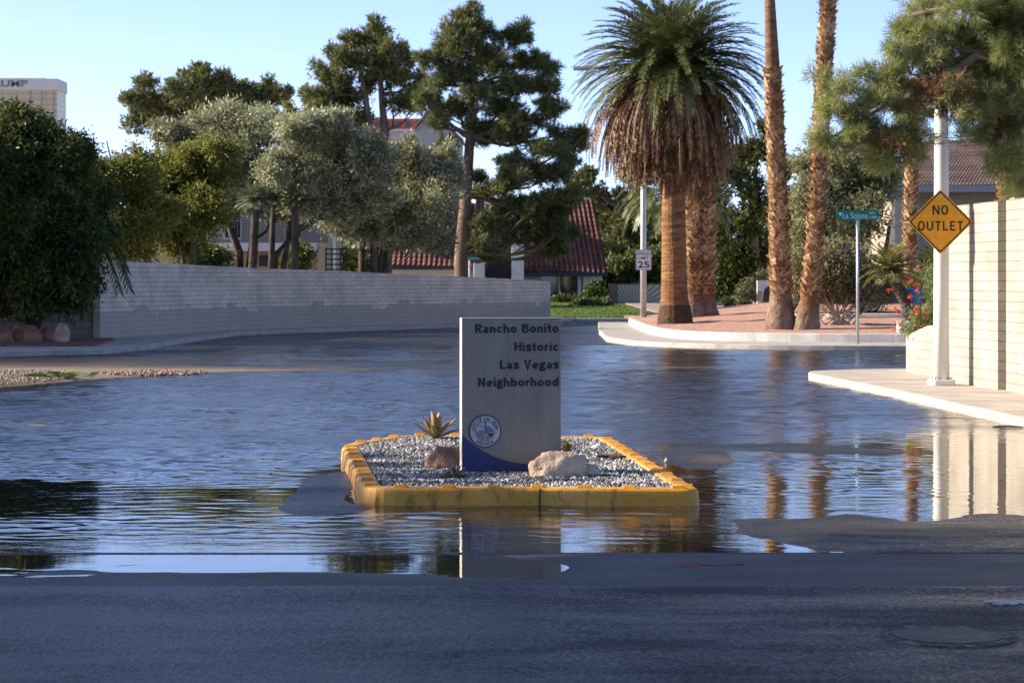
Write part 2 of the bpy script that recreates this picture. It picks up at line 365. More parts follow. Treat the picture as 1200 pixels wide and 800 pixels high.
link(t, math_(t, 'MULTIPLY_ADD', farw, .24, .012), p.inputs['Roughness'])
WATER = m_
# its surface: real ripples, finer towards the street mouth, crests lying across the flow
def road_z(x, y_):
    i = np.clip(np.searchsorted(ys, y_)-1, 0, len(ys)-2); j = np.clip(np.searchsorted(xs, x)-1, 0, len(xs)-2)
    fy = np.clip((y_-ys[i])/(ys[i+1]-ys[i]), 0, 1); fx = np.clip((x-xs[j])/(xs[j+1]-xs[j]), 0, 1)
    return (Z[i,j]*(1-fx)+Z[i,j+1]*fx)*(1-fy)+(Z[i+1,j]*(1-fx)+Z[i+1,j+1]*fx)*fy
wy_ = [13.1]; 
while wy_[-1] < 62: wy_.append(wy_[-1]+(.022 if wy_[-1] < 26 else .030 if wy_[-1] < 46 else .08))
wy_ = np.array(wy_); wu = np.linspace(-1, 1, 400)
WY, WU = np.meshgrid(wy_, wu, indexing='ij'); WX = WU*(.235*WY+1.2)
rw = np.random.default_rng(12); Hh = np.zeros_like(WX); sl2 = 0
wob = .5*fbm(WX, WY, 1.6, 1.2, 33, 3); wob2 = .5*fbm(WX, WY, .9, .9, 35, 3)
for i in range(40):
    lam = .085*(5.0**rw.random()); kk = 2*math.pi/lam; an = rw.normal()*.42; a_ = lam**1.1
    Hh += a_*np.sin(kk*(WX*math.sin(an)+WY*math.cos(an)+wob*(.6 if i % 2 else .25)+wob2*.30)+rw.random()*6.28); sl2 += (a_*kk)**2/2
Hh /= math.sqrt(sl2)                                   # unit rms slope
pat = sst(-.28, .30, fbm(WX, WY, 2.6, 1.5, 51, 4))
pat2 = sst(-.15, .25, fbm(WX, WY, 1.3, .7, 57, 4))
sl = (.007+.046*pat**1.5*(.35+.65*pat2))*(1-sst(19, 25, WY))+sst(19.5, 24, WY)*(.090+.04*pat*pat2)
sl *= 1-.90*sst(2.4, 4.3, WX+.3*wob)*sst(31, 25, WY)   # sheltered sheet at the right
sl *= .12+.88*sst(15.2, 16.0, WY)                       # still water in the gutter
dep = np.clip(-road_z(WX, WY), 0, 1); dep = np.where(WY < 15.3, .02, dep)
sl *= .15+.85*sst(0, .014, dep)
WZ = np.clip(Hh*sl, -.012, .012)
wi = np.arange(WX.size).reshape(WX.shape)
tag(obj('water', np.stack([WX.ravel(), WY.ravel(), WZ.ravel()], 1), np.stack([wi[:-1,:-1], wi[:-1,1:], wi[1:,1:], wi[1:,:-1]], -1).reshape(-1, 4)[:, ::-1].copy(), WATER, smooth=True), kind='structure')

# gutter of smooth concrete across the street mouth
gx = np.linspace(-14, 14, 90); gy = np.linspace(13.50, 15.24, 14)
GX, GY = np.meshgrid(gx, gy)
wv = fbm(GX, GY, 1.3, .5, 8)
GZ = -.008+.020*sst(-.3, 1.2, GX+.5*wv+.5*(GY-14.4))
kn = sst(14.55, 13.78, GY+.75*wv+.30*fbm(GX, GY, .30, .12, 19)); GZ = GZ*(1-kn)+.0118*kn
gi = np.arange(GX.size).reshape(GX.shape)
GQ = np.stack([gi[:-1,:-1], gi[:-1,1:], gi[1:,1:], gi[1:,:-1]], -1).reshape(-1, 4)
GUT = mat('gutter_concrete', [(.030,.031,.033), (.060,.060,.061), (.095,.092,.088)], 2.2, 10, .55, .6, .012, 55, stretch=(.5,1,1), spec=.3)
tag(obj('gutter', np.stack([GX.ravel(), GY.ravel(), GZ.ravel()], 1), GQ, GUT, smooth=True), kind='structure')
top_mask = (Y > 13.64) & (Y < 15.2)
# the road mesh dips below the gutter
me = road.data; zz = np.zeros(len(me.vertices)*3, dtype=np.float32); me.vertices.foreach_get('co', zz); zz = zz.reshape(-1, 3)
zz[top_mask.ravel(), 2] = -.06; me.vertices.foreach_set('co', zz.ravel()); me.update()

# ------------------------------------------------------------------ left side: pavement, kerb, gravel bed, walls
def poly(pts, z0, z1, name, m, bev=.02):
    o = MB().prism(pts, z0, z1).build(name, m)
    if bev: bevel(o, bev)
    return tag(o, kind='structure')
lw = [(-12.5, 62.3), (-10.9, 64.0), (-9.6, 69.5), (-8.35, 74.5), (-5.65, 79.6), (-1.8, 85.6), (1.46, 92.0)]   # foot of the long wall
kb = [(-16, 51.8), (-11.4, 53.2), (-9.3, 55.0), (-8.8, 58.5), (-8.75, 63.5), (-8.2, 73.0), (-5.6, 78.4), (-1.75, 84.5), (1.7, 91.5), (2.6, 97)]
poly(kb[:1]+kb[1:]+[(1.9, 97), (1.56, 92.1)]+[(x-.05, y+.1) for x, y in lw[::-1][1:]]+[(-16, 61.5)], -.1, .12, 'pavement', CONC)
REDROCK = mat('red_sandstone', [(.10,.04,.03), (.22,.10,.07), (.33,.18,.13)], 2.5, 7, .9, .6, .04, 9)
tag(MB().prism([(-16, 56.8), (-9.9, 57.2), (-10.4, 63.2), (-16, 62)], -.05, .17).build('gravel_bed', mat('dark_red_gravel', [(.09,.035,.028), (.19,.085,.06), (.26,.13,.10)], 9, 8, .9, .9, .04, 28)), kind='structure')

def wall_strip(name, pts, tops, z0, thick, m, parent=None, loc=None, normal_side=1, cap=None):
    """a block wall along pts with its height at every point; UV in metres"""
    V = []; fs = []; uvs = []
    pts = [np.array(q, float) for q in pts]; n = len(pts); s = [0.0]
    for i in range(1, n): s.append(s[-1]+np.linalg.norm(pts[i]-pts[i-1]))
    offs = []
    for i in range(n):
        t_ = pts[min(i+1,n-1)]-pts[max(i-1,0)]; t_ /= np.linalg.norm(t_)
        offs.append(np.array([-t_[1], t_[0]])*normal_side*thick)
    for i in range(n):
        a, b = pts[i], pts[i]+offs[i]
        V += [(a[0],a[1],z0), (a[0],a[1],tops[i]), (b[0],b[1],tops[i]), (b[0],b[1],z0)]
    for i in range(n-1):
        k, l = 4*i, 4*(i+1)
        fs += [(k, l, l+1, k+1), (k+1, l+1, l+2, k+2), (k+2, l+2, l+3, k+3)]
        uvs += [(s[i],0), (s[i+1],0), (s[i+1],tops[i+1]-z0), (s[i],tops[i]-z0)]
        uvs += [(s[i],tops[i]-z0-thick), (s[i+1],tops[i+1]-z0-thick), (s[i+1],tops[i+1]-z0), (s[i],tops[i]-z0)]
        uvs += [(s[i],tops[i]-z0), (s[i+1],tops[i+1]-z0), (s[i+1],0), (s[i],0)]
    k = 4*(n-1)
    fs += [(0, 1, 2, 3), (k+3, k+2, k+1, k)]
    for j, q in ((0, 0), (k, n-1)):
        h_ = tops[q]-z0; e = [(0,0), (0,h_), (thick,h_), (thick,0)]
        uvs += e if j == 0 else e[::-1]
    return obj(name, V, fs, m, parent, loc, uv=uvs)
SLUMP = brick_mat('painted_slump_block', (.60,.515,.43), (.66,.57,.48), (.36,.315,.27), .40, .135, .012, stain=((.31,.275,.245), .42))
CMU = brick_mat('grey_block', (.22,.19,.17), (.28,.245,.22), (.13,.12,.11), .40, .20, .014)
# finely sampled so that it curves
def dens(pts, vals, k=6):
    p_, v_ = [], []
    pts = [np.array(q, float) for q in pts]
    for i in range(len(pts)-1):
        p0, p1, p2, p3 = pts[max(i-1,0)], pts[i], pts[i+1], pts[min(i+2,len(pts)-1)]
        for j in range(k):
            t_ = j/k
            p_.append(.5*((2*p1)+(-p0+p2)*t_+(2*p0-5*p1+4*p2-p3)*t_**2+(-p0+3*p1-3*p2+p3)*t_**3)); v_.append(vals[i]*(1-t_)+vals[i+1]*t_)
    p_.append(pts[-1]); v_.append(vals[-1]); return p_, v_
pp, tt = dens(lw[1:], [2.22, 2.13, 2.06, 1.96, 1.78, 1.59])
W = wall_strip('block_wall', pp, tt, .0, .2, SLUMP, loc=(-6,80,0))
tag(W, 'long curved grey block wall with darker paint patches along its foot', 'wall')
W = wall_strip('block_wall', [(-16.0, 63.6), (-10.97, 64.15)], [1.75, 1.78], .0, .2, CMU, loc=(-13,64,0))
tag(W, 'short dark unpainted block wall behind the dense shady tree', 'wall')

# ------------------------------------------------------------------ right corner: pavement, retaining kerb, red bed
def bedz(x, y): return .22+.021*max(0, y-60)*min(1, max(0, (x-3)/7))
cor = [(2.6, 66.5), (3.2, 62.3), (4.4, 60.0), (6.2, 58.6), (9.0, 58.0), (13, 57.9), (22, 58.5)]
cor_d, _ = dens(cor, [0]*len(cor), 5)
poly([tuple(q) for q in cor_d]+[(22, 75), (6, 90), (3.2, 90), (2.7, 75)], -.1, .12, 'pavement', CONC)
ret = [(4.05, 84), (3.95, 76), (4.05, 68), (4.6, 63.8), (6.0, 61.8), (9.0, 60.6), (13, 60.2), (22, 60.6)]
ret_d, _ = dens(ret, [0]*len(ret), 5)
KW = brick_mat('white_kerb_blocks', (.50,.485,.46), (.56,.545,.52), (.38,.37,.35), .9, .5, .012, bs=.3)
rk = wall_strip('retaining_kerb', ret_d, [.34]*len(ret_d), .0, .18, KW); tag(rk, kind='structure'); bevel(rk, .025)
# red bed surface
bx = []; nx_, ny_ = 60, 50
bv = []; 
inner = [np.array(q)+np.array([.10, .10]) for q in ret_d]
fr = np.array(inner)
for j in range(ny_+1):
    for q in fr:
        yb = 90.0; tt_ = (j/ny_)**1.5
        yy = q[1]+(yb-q[1])*tt_; xx = q[0]
        z = bedz(xx, yy)+.045*float(mnoise.noise((xx*1.3, yy*.8, 2)))+.02*float(mnoise.noise((xx*5, yy*3, 7)))
        if j == 0: z = .25
        bv.append((xx, yy, z))
k_ = len(fr); bi = np.arange((ny_+1)*k_).reshape(ny_+1, k_)
tag(obj('gravel_bed', bv, np.stack([bi[:-1,:-1], bi[:-1,1:], bi[1:,1:], bi[1:,:-1]], -1).reshape(-1, 4), REDG, smooth=True), kind='structure')
# driveway slab behind the bed
poly([(9.0, 76.0), (24, 74.5), (24, 96), (9.0, 96)], .1, .60, 'driveway', CONC)
poly([(6.5, 92), (13, 97), (13, 150), (7.0, 150)], -.05, .16, 'path', mat('dirt_path', [(.22,.18,.14), (.32,.27,.215)], 1.5, 7, .9))
# lawn before the tiled house
poly([(-3, 105), (5.3, 101), (8.6, 104), (8.6, 168), (-3, 168)], -.1, .05, 'lawn', LAWN, 0)
poly([(1.2, 96.3), (9.2, 95.6), (9.2, 98.0), (1.2, 98.6)], -.1, .10, 'pavement', KERB)

# ------------------------------------------------------------------ right pavement by the walls
ck = [(12.5, 43.6), (7.4, 43.4), (5.6, 42.6), (5.1, 41.6), (5.25, 39.0), (5.6, 34.7), (5.75, 31.5), (5.95, 28), (6.05, 22), (6.1, 10), (6.1, 2)]
ck_d, _ = dens(ck, [0]*len(ck), 5)
SW = mat('warm_pavement', [(.30,.275,.24), (.38,.35,.31), (.44,.41,.365)], 1.6, 8, .85, .2, .008, 45)
poly([tuple(q) for q in ck_d]+[(14, 2), (14, 43.6)], -.1, .12, 'pavement', SW, .03)
JM = mat('pavement_joint', [(.13,.115,.095), (.2,.18,.15)], 5)
for yj, xa, xb in ((38.6, 5.32, 6.95), (36.9, 5.48, 7.1), (34.4, 5.66, 7.3), (31.9, 5.78, 7.45), (29.4, 5.93, 7.6)): tag(MB().box(xa, xb, yj, yj+.016, .10, .1225).build('pavement_joint', JM), kind='structure')
CREAM = brick_mat('cream_slump_block', (.365,.335,.285), (.42,.39,.335), (.25,.23,.195), .40, .145, .010, stain=((.30,.255,.20), -.36), sk=.4, bs=.55)
W = wall_strip('block_wall', [(6.98, 38.5), (7.26, 35.15)], [2.86, 2.86], .1, -.2, CREAM, loc=(7.1,37,0)); tag(W, 'tall sunlit cream block wall beside the no outlet sign post', 'wall')
W = wall_strip('block_wall', [(7.30, 34.75), (7.75, 26.0)], [2.86, 2.86], .1, -.2, CREAM, loc=(7.5,31,0)); tag(W, 'cream block wall at the right picture edge past the narrow pilaster', 'wall')
W = MB().box(7.22, 7.62, 34.78, 35.12, .1, 2.90).build('wall_pilaster', mat('cream_plaster', [(.35,.325,.28), (.41,.38,.33)], 3, 7, .85, .3, .01, 30), loc=(7.4,34.95,0)); bevel(W, .015)
tag(W, 'narrow cream pilaster casting a dark line between two cream walls', 'pilaster')
pp, tt = dens([(6.985, 38.54), (6.92, 40.2), (6.82, 41.5), (6.95, 42.3), (7.6, 42.8), (9.5, 43.0)], [1.00, .95, .76, .70, .67, .66], 5)
W = wall_strip('low_wall', pp, tt, .1, -.2, CREAM, loc=(7,41,0)); tag(W, 'low cream block wall curving round the corner under the red flowered shrub', 'wall')
# ------------------------------------------------------------------ median island
def rounded(pts, rad, k=6):
    out = []
    n = len(pts)
    for i in range(n):
        p0, p1, p2 = np.array(pts[i-1]), np.array(pts[i]), np.array(pts[(i+1) % n])
        a = (p0-p1)/np.linalg.norm(p0-p1); b = (p2-p1)/np.linalg.norm(p2-p1)
        r = rad[i] if hasattr(rad, '__len__') else rad
        s_, e_ = p1+a*r, p1+b*r
        for j in range(k+1):
            t_ = j/k; out.append((1-t_)**2*s_+2*t_*(1-t_)*p1+t_*t_*e_)
    return np.array(out)
def offs_poly(pts, d):
    n = len(pts); out = []
    for i in range(n):
        t_ = pts[(i+1) % n]-pts[i-1]; t_ /= np.linalg.norm(t_); out.append(pts[i]+d*np.array([-t_[1], t_[0]]))
    return np.array(out)
isl_c = [(-1.17, 18.6), (1.46, 18.5), (1.02, 24.7), (-1.15, 25.0), (-1.68, 23.5)]
isl = rounded(isl_c, [.26, .16, .3, .45, .35])
isl_in = offs_poly(isl, .19)
def painted(name, c, c2, dirt):
    m, t, p = new_mat(name); v = coords(t)
    a = noise_(t, v, 2.5, 7); b = noise_(t, coords(t, 'Object', (1,1,.35)), 14, 6, .65)
    col = ramp(t, a, [(.3, c), (.7, c2)]); col = mixc(t, ramp(t, b, [(.55, (0,0,0)), (.68, (.85,.85,.85))]), col, dirt)
    link(t, col, p.inputs['Base Color']); p.inputs['Roughness'].default_value = .55
    link(t, bump(t, noise_(t, v, 40, 5), .25, .006), p.inputs['Normal']); return m
YEL = painted('yellow_kerb_paint', (.50,.235,.014), (.60,.34,.07), (.17,.085,.02))
TI = thing('traffic_island', (0, 21.5, 0), 'low median island edged by a yellow painted kerb in the flooded street', 'traffic island')
prof = [(0, -.05), (.012, .088), (.017, .112), (.026, .124), (.040, .130), (.150, .134), (.165, .130), (.172, .118), (.172, .05)]
V = []; n = len(isl)
for d_, z_ in prof:
    for q in offs_poly(isl, d_): V.append((q[0], q[1], z_))
fs = [(a*n+i, a*n+(i+1) % n, (a+1)*n+(i+1) % n, (a+1)*n+i) for a in range(len(prof)-1) for i in range(n)]
kerb = obj('kerb', V, fs, YEL, TI)
DARK = flat('dark_joint', (.02,.018,.015), .9)
MB().box(.208, .218, 18.535, 18.60, 0, .1285).build('joint', DARK, kerb)
GB = mat('grey_gravel_bed', [(.10,.105,.115), (.24,.245,.255), (.36,.36,.365)], 60, 4, .9, .8, .02, 90)
gp = offs_poly(isl, .168)
MB().prism([tuple(q) for q in gp], .02, .108).build('gravel_base', GB, TI)
# yellow reflector tabs along the kerb top
REFL = flat('amber_reflector', (.56,.245,.012), .4)
def tabs(p, q, n_, t0=.05, t1=.95):
    for i in range(n_):
        t_ = t0+(t1-t0)*i/(n_-1); c_ = np.array(p)*(1-t_)+np.array(q)*t_
        u = np.array(q)-np.array(p); u /= np.linalg.norm(u); nn = np.array([-u[1], u[0]]); c_ = c_+nn*.092+u*random.uniform(-.02, .02)
        w_, b_ = (.055, .045); z0, z1 = .128, .152
        aa = random.uniform(-.12, .12); ex = np.array([math.cos(aa), math.sin(aa)]); ey = np.array([-ex[1], ex[0]])
        k = lambda a, b, z: (c_[0]+ex[0]*a+ey[0]*b, c_[1]+ex[1]*a+ey[1]*b, z)
        V = [k(-w_,-b_,z0), k(w_,-b_,z0), k(w_,b_,z0), k(-w_,b_,z0), k(-w_+.008,-b_+.025,z1), k(w_-.008,-b_+.025,z1), k(w_-.008,b_-.025,z1), k(-w_+.008,b_-.025,z1)]
        o = MB().add(V, [(0,3,2,1),(4,5,6,7),(0,1,5,4),(1,2,6,5),(2,3,7,6),(3,0,4,7)]).build('reflector', REFL, TI); bevel(o, .005, 1)
tabs(isl_c[0], isl_c[1], 7, .12, .93); tabs(isl_c[1], isl_c[2], 11, .04, .93); tabs(isl_c[2], isl_c[3], 6, .1, .9); tabs(isl_c[3], isl_c[4], 3, .25, .8); tabs(isl_c[4], isl_c[0], 10, .08, .95)

# loose gravel: thousands of chips
ICO = np.array([(0,0,1),(.9,0,.4),(.28,.85,.4),(-.72,.53,.4),(-.72,-.53,.4),(.28,-.85,.4),(.72,.53,-.4),(-.28,.85,-.4),(-.9,0,-.4),(-.28,-.85,-.4),(.72,-.53,-.4),(0,0,-1)])
ICF = np.array([(0,1,2),(0,2,3),(0,3,4),(0,4,5),(0,5,1),(1,6,2),(2,7,3),(3,8,4),(4,9,5),(5,10,1),(6,7,2),(7,8,3),(8,9,4),(9,10,5),(10,6,1),(11,7,6),(11,8,7),(11,9,8),(11,10,9),(11,6,10)])
def chips(centres, sizes, seed, flat_=.7):
    r = np.random.default_rng(seed); n = len(centres)
    q = r.normal(size=(n, 4)); q /= np.linalg.norm(q, axis=1)[:, None]; w_, x, y_, z = q.T
    Rm = np.stack([1-2*(y_*y_+z*z), 2*(x*y_-z*w_), 2*(x*z+y_*w_), 2*(x*y_+z*w_), 1-2*(x*x+z*z), 2*(y_*z-x*w_), 2*(x*z-y_*w_), 2*(y_*z+x*w_), 1-2*(x*x+y_*y_)], 1).reshape(n, 3, 3)
    B = ICO[None]*(1+.35*r.normal(size=(n, 12, 1))*.6)*np.array([1, .8, flat_])[None, None]
    V = np.einsum('nij,nkj->nki', Rm, B)*np.asarray(sizes)[:, None, None]+np.asarray(centres)[:, None, :]
    Fc = ICF[None]+(np.arange(n)*12)[:, None, None]
    return V.reshape(-1, 3), Fc.reshape(-1, 3)
def inside(pts, poly_):
    x, y_ = pts[:, 0], pts[:, 1]; c_ = np.zeros(len(pts), bool); n = len(poly_); j = n-1
    for i in range(n):
        xi, yi = poly_[i]; xj, yj = poly_[j]
        c_ ^= ((yi > y_) != (yj > y_)) & (x < (xj-xi)*(y_-yi)/(yj-yi+1e-12)+xi); j = i
    return c_
g_in = offs_poly(isl, .185)
c0 = np.column_stack([rng.uniform(-1.7, 1.5, 30000), rng.uniform(18.3, 25.1, 30000)]); c0 = c0[inside(c0, g_in)][:17000]
zz = .110+.012*rng.random(len(c0)); V, Fc = chips(np.column_stack([c0, zz]), rng.uniform(.010, .021, len(c0)), 3)
GS = mat('grey_gravel_chips', [(.0, (.05,.054,.06)), (.35, (.15,.155,.165)), (.65, (.28,.28,.285)), (1., (.60,.59,.57))], 3, 2, .85, island=.95)
tag(obj('gravel', V, Fc, GS, loc=(0,21.5,.12)), 'grey and white gravel chips filling the median island', 'gravel', kind='stuff')

# ------------------------------------------------------------------ monument sign
th = R(11.5); sc0 = np.array([-.001, 20.3]); ux = np.array([math.cos(th), math.sin(th)]); nv = np.array([math.sin(th), -math.cos(th)])
SW_, SH_, ST_ = .845, 1.282, .10
SG = thing('monument_sign', (0, 20.3, .12), 'grey metal neighborhood name sign slab standing on the gravel island', 'sign')
def sp_(u, vv, wv): q = sc0+ux*u+nv*wv; return np.array([q[0], q[1], .125+vv])
def slab(u0, u1, v0, v1, w0, w1):
    return [sp_(u0,v0,w1), sp_(u1,v0,w1), sp_(u1,v0,w0), sp_(u0,v0,w0), sp_(u0,v1,w1), sp_(u1,v1,w1), sp_(u1,v1,w0), sp_(u0,v1,w0)]
BF = [(0,3,2,1),(4,5,6,7),(0,1,5,4),(1,2,6,5),(2,3,7,6),(3,0,4,7)]
m_, t, p = new_mat('weathered_metal_panel'); v = coords(t, 'Object', (1,1,.25))
link(t, ramp(t, noise_(t, v, 6, 7), [(.3, (.16,.145,.13)), (.7, (.22,.20,.178))]), p.inputs['Base Color'])
p.inputs['Metallic'].default_value = .35; p.inputs['Roughness'].default_value = .42
PANEL = m_
body = MB().add(slab(-SW_/2, SW_/2, -.10, SH_, -ST_, 0), BF).build('panel', PANEL, SG); bevel(body, .004)
SUN_EDGE = flat('sunlit_edge_tone', (.62,.59,.54), .45)  # pale thin plates paint sunlight onto the slab's left and top edges
MB().add(slab(-SW_/2-.004, -SW_/2-.001, -.10, SH_+.003, -ST_, -.003), BF).build('sunlit_edge', SUN_EDGE, SG); MB().add(slab(-SW_/2-.001, SW_/2, SH_+.001, SH_+.0035, -ST_, -.003), BF).build('sunlit_edge', SUN_EDGE, SG)
# blue swoosh along the foot
us = np.linspace(-SW_/2+.001, SW_/2-.001, 40); tt_ = (us+SW_/2)/SW_
hs = .055+.255*np.exp(-tt_*2.9)-.03*np.sin(tt_*3.14)-.012*tt_
BLUE = flat('navy_paint', (.012,.022,.115), .45)
V = [sp_(u_, -.09, .001) for u_ in us]+[sp_(u_, h_, .001) for u_, h_ in zip(us, hs)]+[sp_(u_, -.09, .004) for u_ in us]+[sp_(u_, h_, .004) for u_, h_ in zip(us, hs)]
k_ = 40; fs = []
for i in range(k_-1): fs += [(2*k_+i, 2*k_+i+1, 3*k_+i+1, 3*k_+i), (k_+i, k_+i+1, 3*k_+i+1, 3*k_+i)[::-1], (i, i+1, k_+i+1, k_+i)[::-1]]
fs += [(0, k_, 3*k_, 2*k_), (k_-1, 3*k_-1, 4*k_-1, 2*k_-1)]
obj('swoosh', V, fs, BLUE, SG)
BLK = flat('black_lettering', (.012,.012,.014), .5)
pxm = 1/140.0
def line(s, x0, ybase, cap):
    x1 = 655.2; wv = (x1-x0)*pxm/math.cos(th)
    stroke_text('lettering', s, cap*pxm, .22, BLK, SG, lambda u_, v_, z_: sp_(SW_/2-.021+u_, SH_-(ybase-373.5)*pxm+v_, .0005+z_), wv)
line('Rancho Bonito', 557, 390.5, 10.6); line('Historic', 603, 412, 10.6); line('Las Vegas', 586, 433, 10.6); line('Neighborhood', 560.5, 453.5, 10.6)
# round city seal
SEALW = flat('seal_silver', (.40,.41,.43), .5); SEALB = flat('seal_navy', (.018,.028,.10), .5); SEALM = flat('seal_grey_blue', (.15,.17,.24), .5)
cu_, cv_ = -SW_/2+(567.3-540.5)*pxm, SH_-(505.5-373.5)*pxm; RS = 18.2*pxm
def disc(name, r, w0, w1, m, par, cx=0, cy=0, k=48, ry=None):
    ry = ry or r; ang = [2*math.pi*i/k for i in range(k)]
    a = [sp_(cu_+cx+r*math.cos(x), cv_+cy+ry*math.sin(x), w1) for x in ang]
    return MB().extr(a, sp_(0,0,w0)-sp_(0,0,w1)).build(name, m, par)
seal = disc('seal', RS*1.06, .0045, .009, SEALB, SG)
disc('seal_ring', RS*.98, .0092, .011, SEALW, seal)
disc('seal_field', RS*.66, .0112, .0125, SEALB, seal)
disc('seal_sky', RS*.62, .0127, .0135, SEALW, seal)
def flatpoly(name, pts, m, w0=.0137, w1=.0148):
    return MB().extr([sp_(cu_+RS*x, cv_+RS*y, w1) for x, y in pts], sp_(0,0,w0)-sp_(0,0,w1)).build(name, m, seal)
flatpoly('seal_hills', [(-.58,.05),(-.42,.0),(-.3,.12),(-.12,.02),(.0,.08),(.1,.3),(.3,.34),(.48,.18),(.58,.0),(.55,-.25),(.2,-.58),(-.25,-.57),(-.5,-.34)], SEALM)
flatpoly('seal_tower', [(-.10,-.12),(.10,-.12),(.09,.40),(.05,.60),(-.05,.60),(-.09,.40)], SEALB, .0150, .0158)
flatpoly('seal_tower', [(-.05,-.10),(.0,-.10),(.0,.52),(-.05,.52)], SEALW, .0160, .0166)
flatpoly('seal_wing', [(-.44,.34),(-.1,.32),(-.1,.28),(-.44,.30)], SEALB, .0150, .0158)
flatpoly('seal_tree', [(.22,-.02),(.34,.08),(.5,.02),(.56,-.14),(.46,-.34),(.3,-.42),(.2,-.2)], SEALB, .0150, .0158)
for a, b in ((.3,-.07), (.46,-.07), (.3,-.5), (-.3,-.42), (-.02,-.32), (.1,-.22), (-.12,-.2), (0,-.5)):
    flatpoly('seal_mark', [(a-.05,b-.045),(a+.05,b-.05),(a+.045,b+.045),(a-.04,b+.05)], SEALW, .0160, .0168)
def arc_text(s, r, a0, a1, cap, flip=False):
    for i, ch in enumerate(s):
        if ch == ' ': continue
        a = R(a0+(a1-a0)*i/(len(s)-1)); tx = np.array([math.sin(a), -math.cos(a)]); ry_ = np.array([math.cos(a), math.sin(a)])
        if flip: tx, ry_ = -tx, -ry_
        c_ = np.array([math.cos(a), math.sin(a)])*r
        text_part('seal_letter', ch, cap, SEALB, seal, lambda u_, v_, z_: sp_(cu_+c_[0]+tx[0]*u_+ry_[0]*(v_-cap/2), cv_+c_[1]+tx[1]*u_+ry_[1]*(v_-cap/2), .0125+z_), 'CENTER', .002, .02)
arc_text('CITY OF LAS VEGAS', RS*.81, 172, 8, RS*.20); arc_text('NEVADA', RS*.81, 237, 303, RS*.19, True)

# ------------------------------------------------------------------ plants, stones and litter on the island
def agave(name, at, rad, nleaf, m, label, cat, wid=.13, up=(15, 78), seed=1, par=None, droop=.25):
    r = random.Random(seed); b = MB()
    for i in range(nleaf):
        t_ = i/(nleaf-1); a = i*2.39996+r.uniform(-.2, .2); el = R(up[0]+(up[1]-up[0])*t_**.9+r.uniform(-6, 6)); L = rad*(1.0-.22*t_)*r.uniform(.85, 1.1)
        d_ = np.array([math.cos(a)*math.cos(el), math.sin(a)*math.cos(el), math.sin(el)]); side = np.array([-math.sin(a), math.cos(a), 0]); nn = np.cross(d_, side)
        if nn[2] < 0: nn = -nn
        V = []; S = 7
        for j in range(S):
            q = j/(S-1); wq = rad*wid*(math.sin(min(1, .35+q*.75)*math.pi*.62))*(1-q**3)+.001
            c_ = np.array(at)+d_*L*q+nn*rad*.02-np.array([0, 0, 1])*droop*L*q*q*math.cos(el)*.6+nn*L*.10*q*q
            V += [c_-side*wq+nn*wq*.35, c_-nn*wq*.30, c_+side*wq+nn*wq*.35]
        fs = []
        for j in range(S-1): fs += [(3*j,3*j+1,3*j+4,3*j+3), (3*j+1,3*j+2,3*j+5,3*j+4), (3*j+3,3*j+5,3*j+2,3*j)]
        b.add(V, fs)
    o = b.build(name, m, par, loc=at if par is None else None, smooth=False)
    return tag(o, label, cat)
AG = leaf_mat('dry_agave', [(.20,.13,.05), (.33,.23,.10), (.42,.33,.17)], .1, .5, .3, 2)
q = G(510, 514, .12); agave('agave', q, .33, 24, AG, 'tan spiky agave growing at the back left of the gravel island', 'agave', .13, (22, 86), seed=3)
AG2 = leaf_mat('grey_succulent', [(.09,.10,.085), (.16,.17,.14), (.24,.24,.19)], .1, .5, .3, 2)
q = G(533, 560, .125); agave('succulent', q, .155, 40, AG2, 'low grey green succulent on the gravel in front of the sign', 'succulent', .10, (8, 70), 5)
AG3 = leaf_mat('olive_succulent', [(.07,.065,.02), (.13,.11,.035), (.2,.16,.06)], .1, .5, .3, 2)
q = G(664, 529, .125); agave('succulent', q, .13, 34, AG3, 'small olive brown succulent peeping out right of the sign', 'succulent', .10, (15, 80), 6)
def boulder(name, at, rx, ry, rz, m, label, cat='boulder', seed=0, sub=4, amp=.25, flatten=True, rot=0):
    bm = bmesh.new(); bmesh.ops.create_icosphere(bm, subdivisions=sub, radius=1)
    V = []; ca, sa = math.cos(rot), math.sin(rot)
    for v_ in bm.verts:
        c_ = v_.co; n_ = mnoise.fractal(c_*1.1+Vector((seed*7.3, seed, 3)), .8, 2.1, 5)
        f = 1+amp*n_+.07*mnoise.fractal(c_*4.5+Vector((seed, 5, 1)), .9, 2.2, 4)-.18*max(0, mnoise.cell(c_*1.6+Vector((seed, 2, 1)))-.4)
        x, y_, z = c_.x*f*rx, c_.y*f*ry, max(c_.z*f, -.35)*rz
        V.append((at[0]+x*ca-y_*sa, at[1]+x*sa+y_*ca, at[2]+z+.2*rz))
    fs = [[a.index for a in f.verts] for f in bm.faces]; bm.free()
    return tag(obj(name, V, fs, m, loc=at, smooth=True), label, cat)
def stone_mat(name, a, b, c): return mat(name, [(.3,a),(.5,b),(.72,c)], 3.5, 9, .88, 1.0, .03, 22)
q = G(523, 546, .13); boulder('boulder', q, .155, .13, .145, stone_mat('red_brown_rock', (.14,.075,.055), (.27,.165,.125), (.42,.31,.25)), 'reddish brown rock touching the left foot of the sign', seed=2)
q = G(655, 556, .13); boulder('boulder', q, .235, .17, .165, stone_mat('tan_rock', (.28,.21,.16), (.42,.335,.265), (.52,.44,.36)), 'large tan boulder at the right foot of the sign', seed=5, amp=.16)
q = G(691, 555, .13); boulder('rock', q, .09, .08, .07, stone_mat('pale_rock', (.25,.20,.17), (.40,.34,.30), (.62,.57,.52)), 'small pale rock against the right side of the tan boulder', 'rock', seed=8)
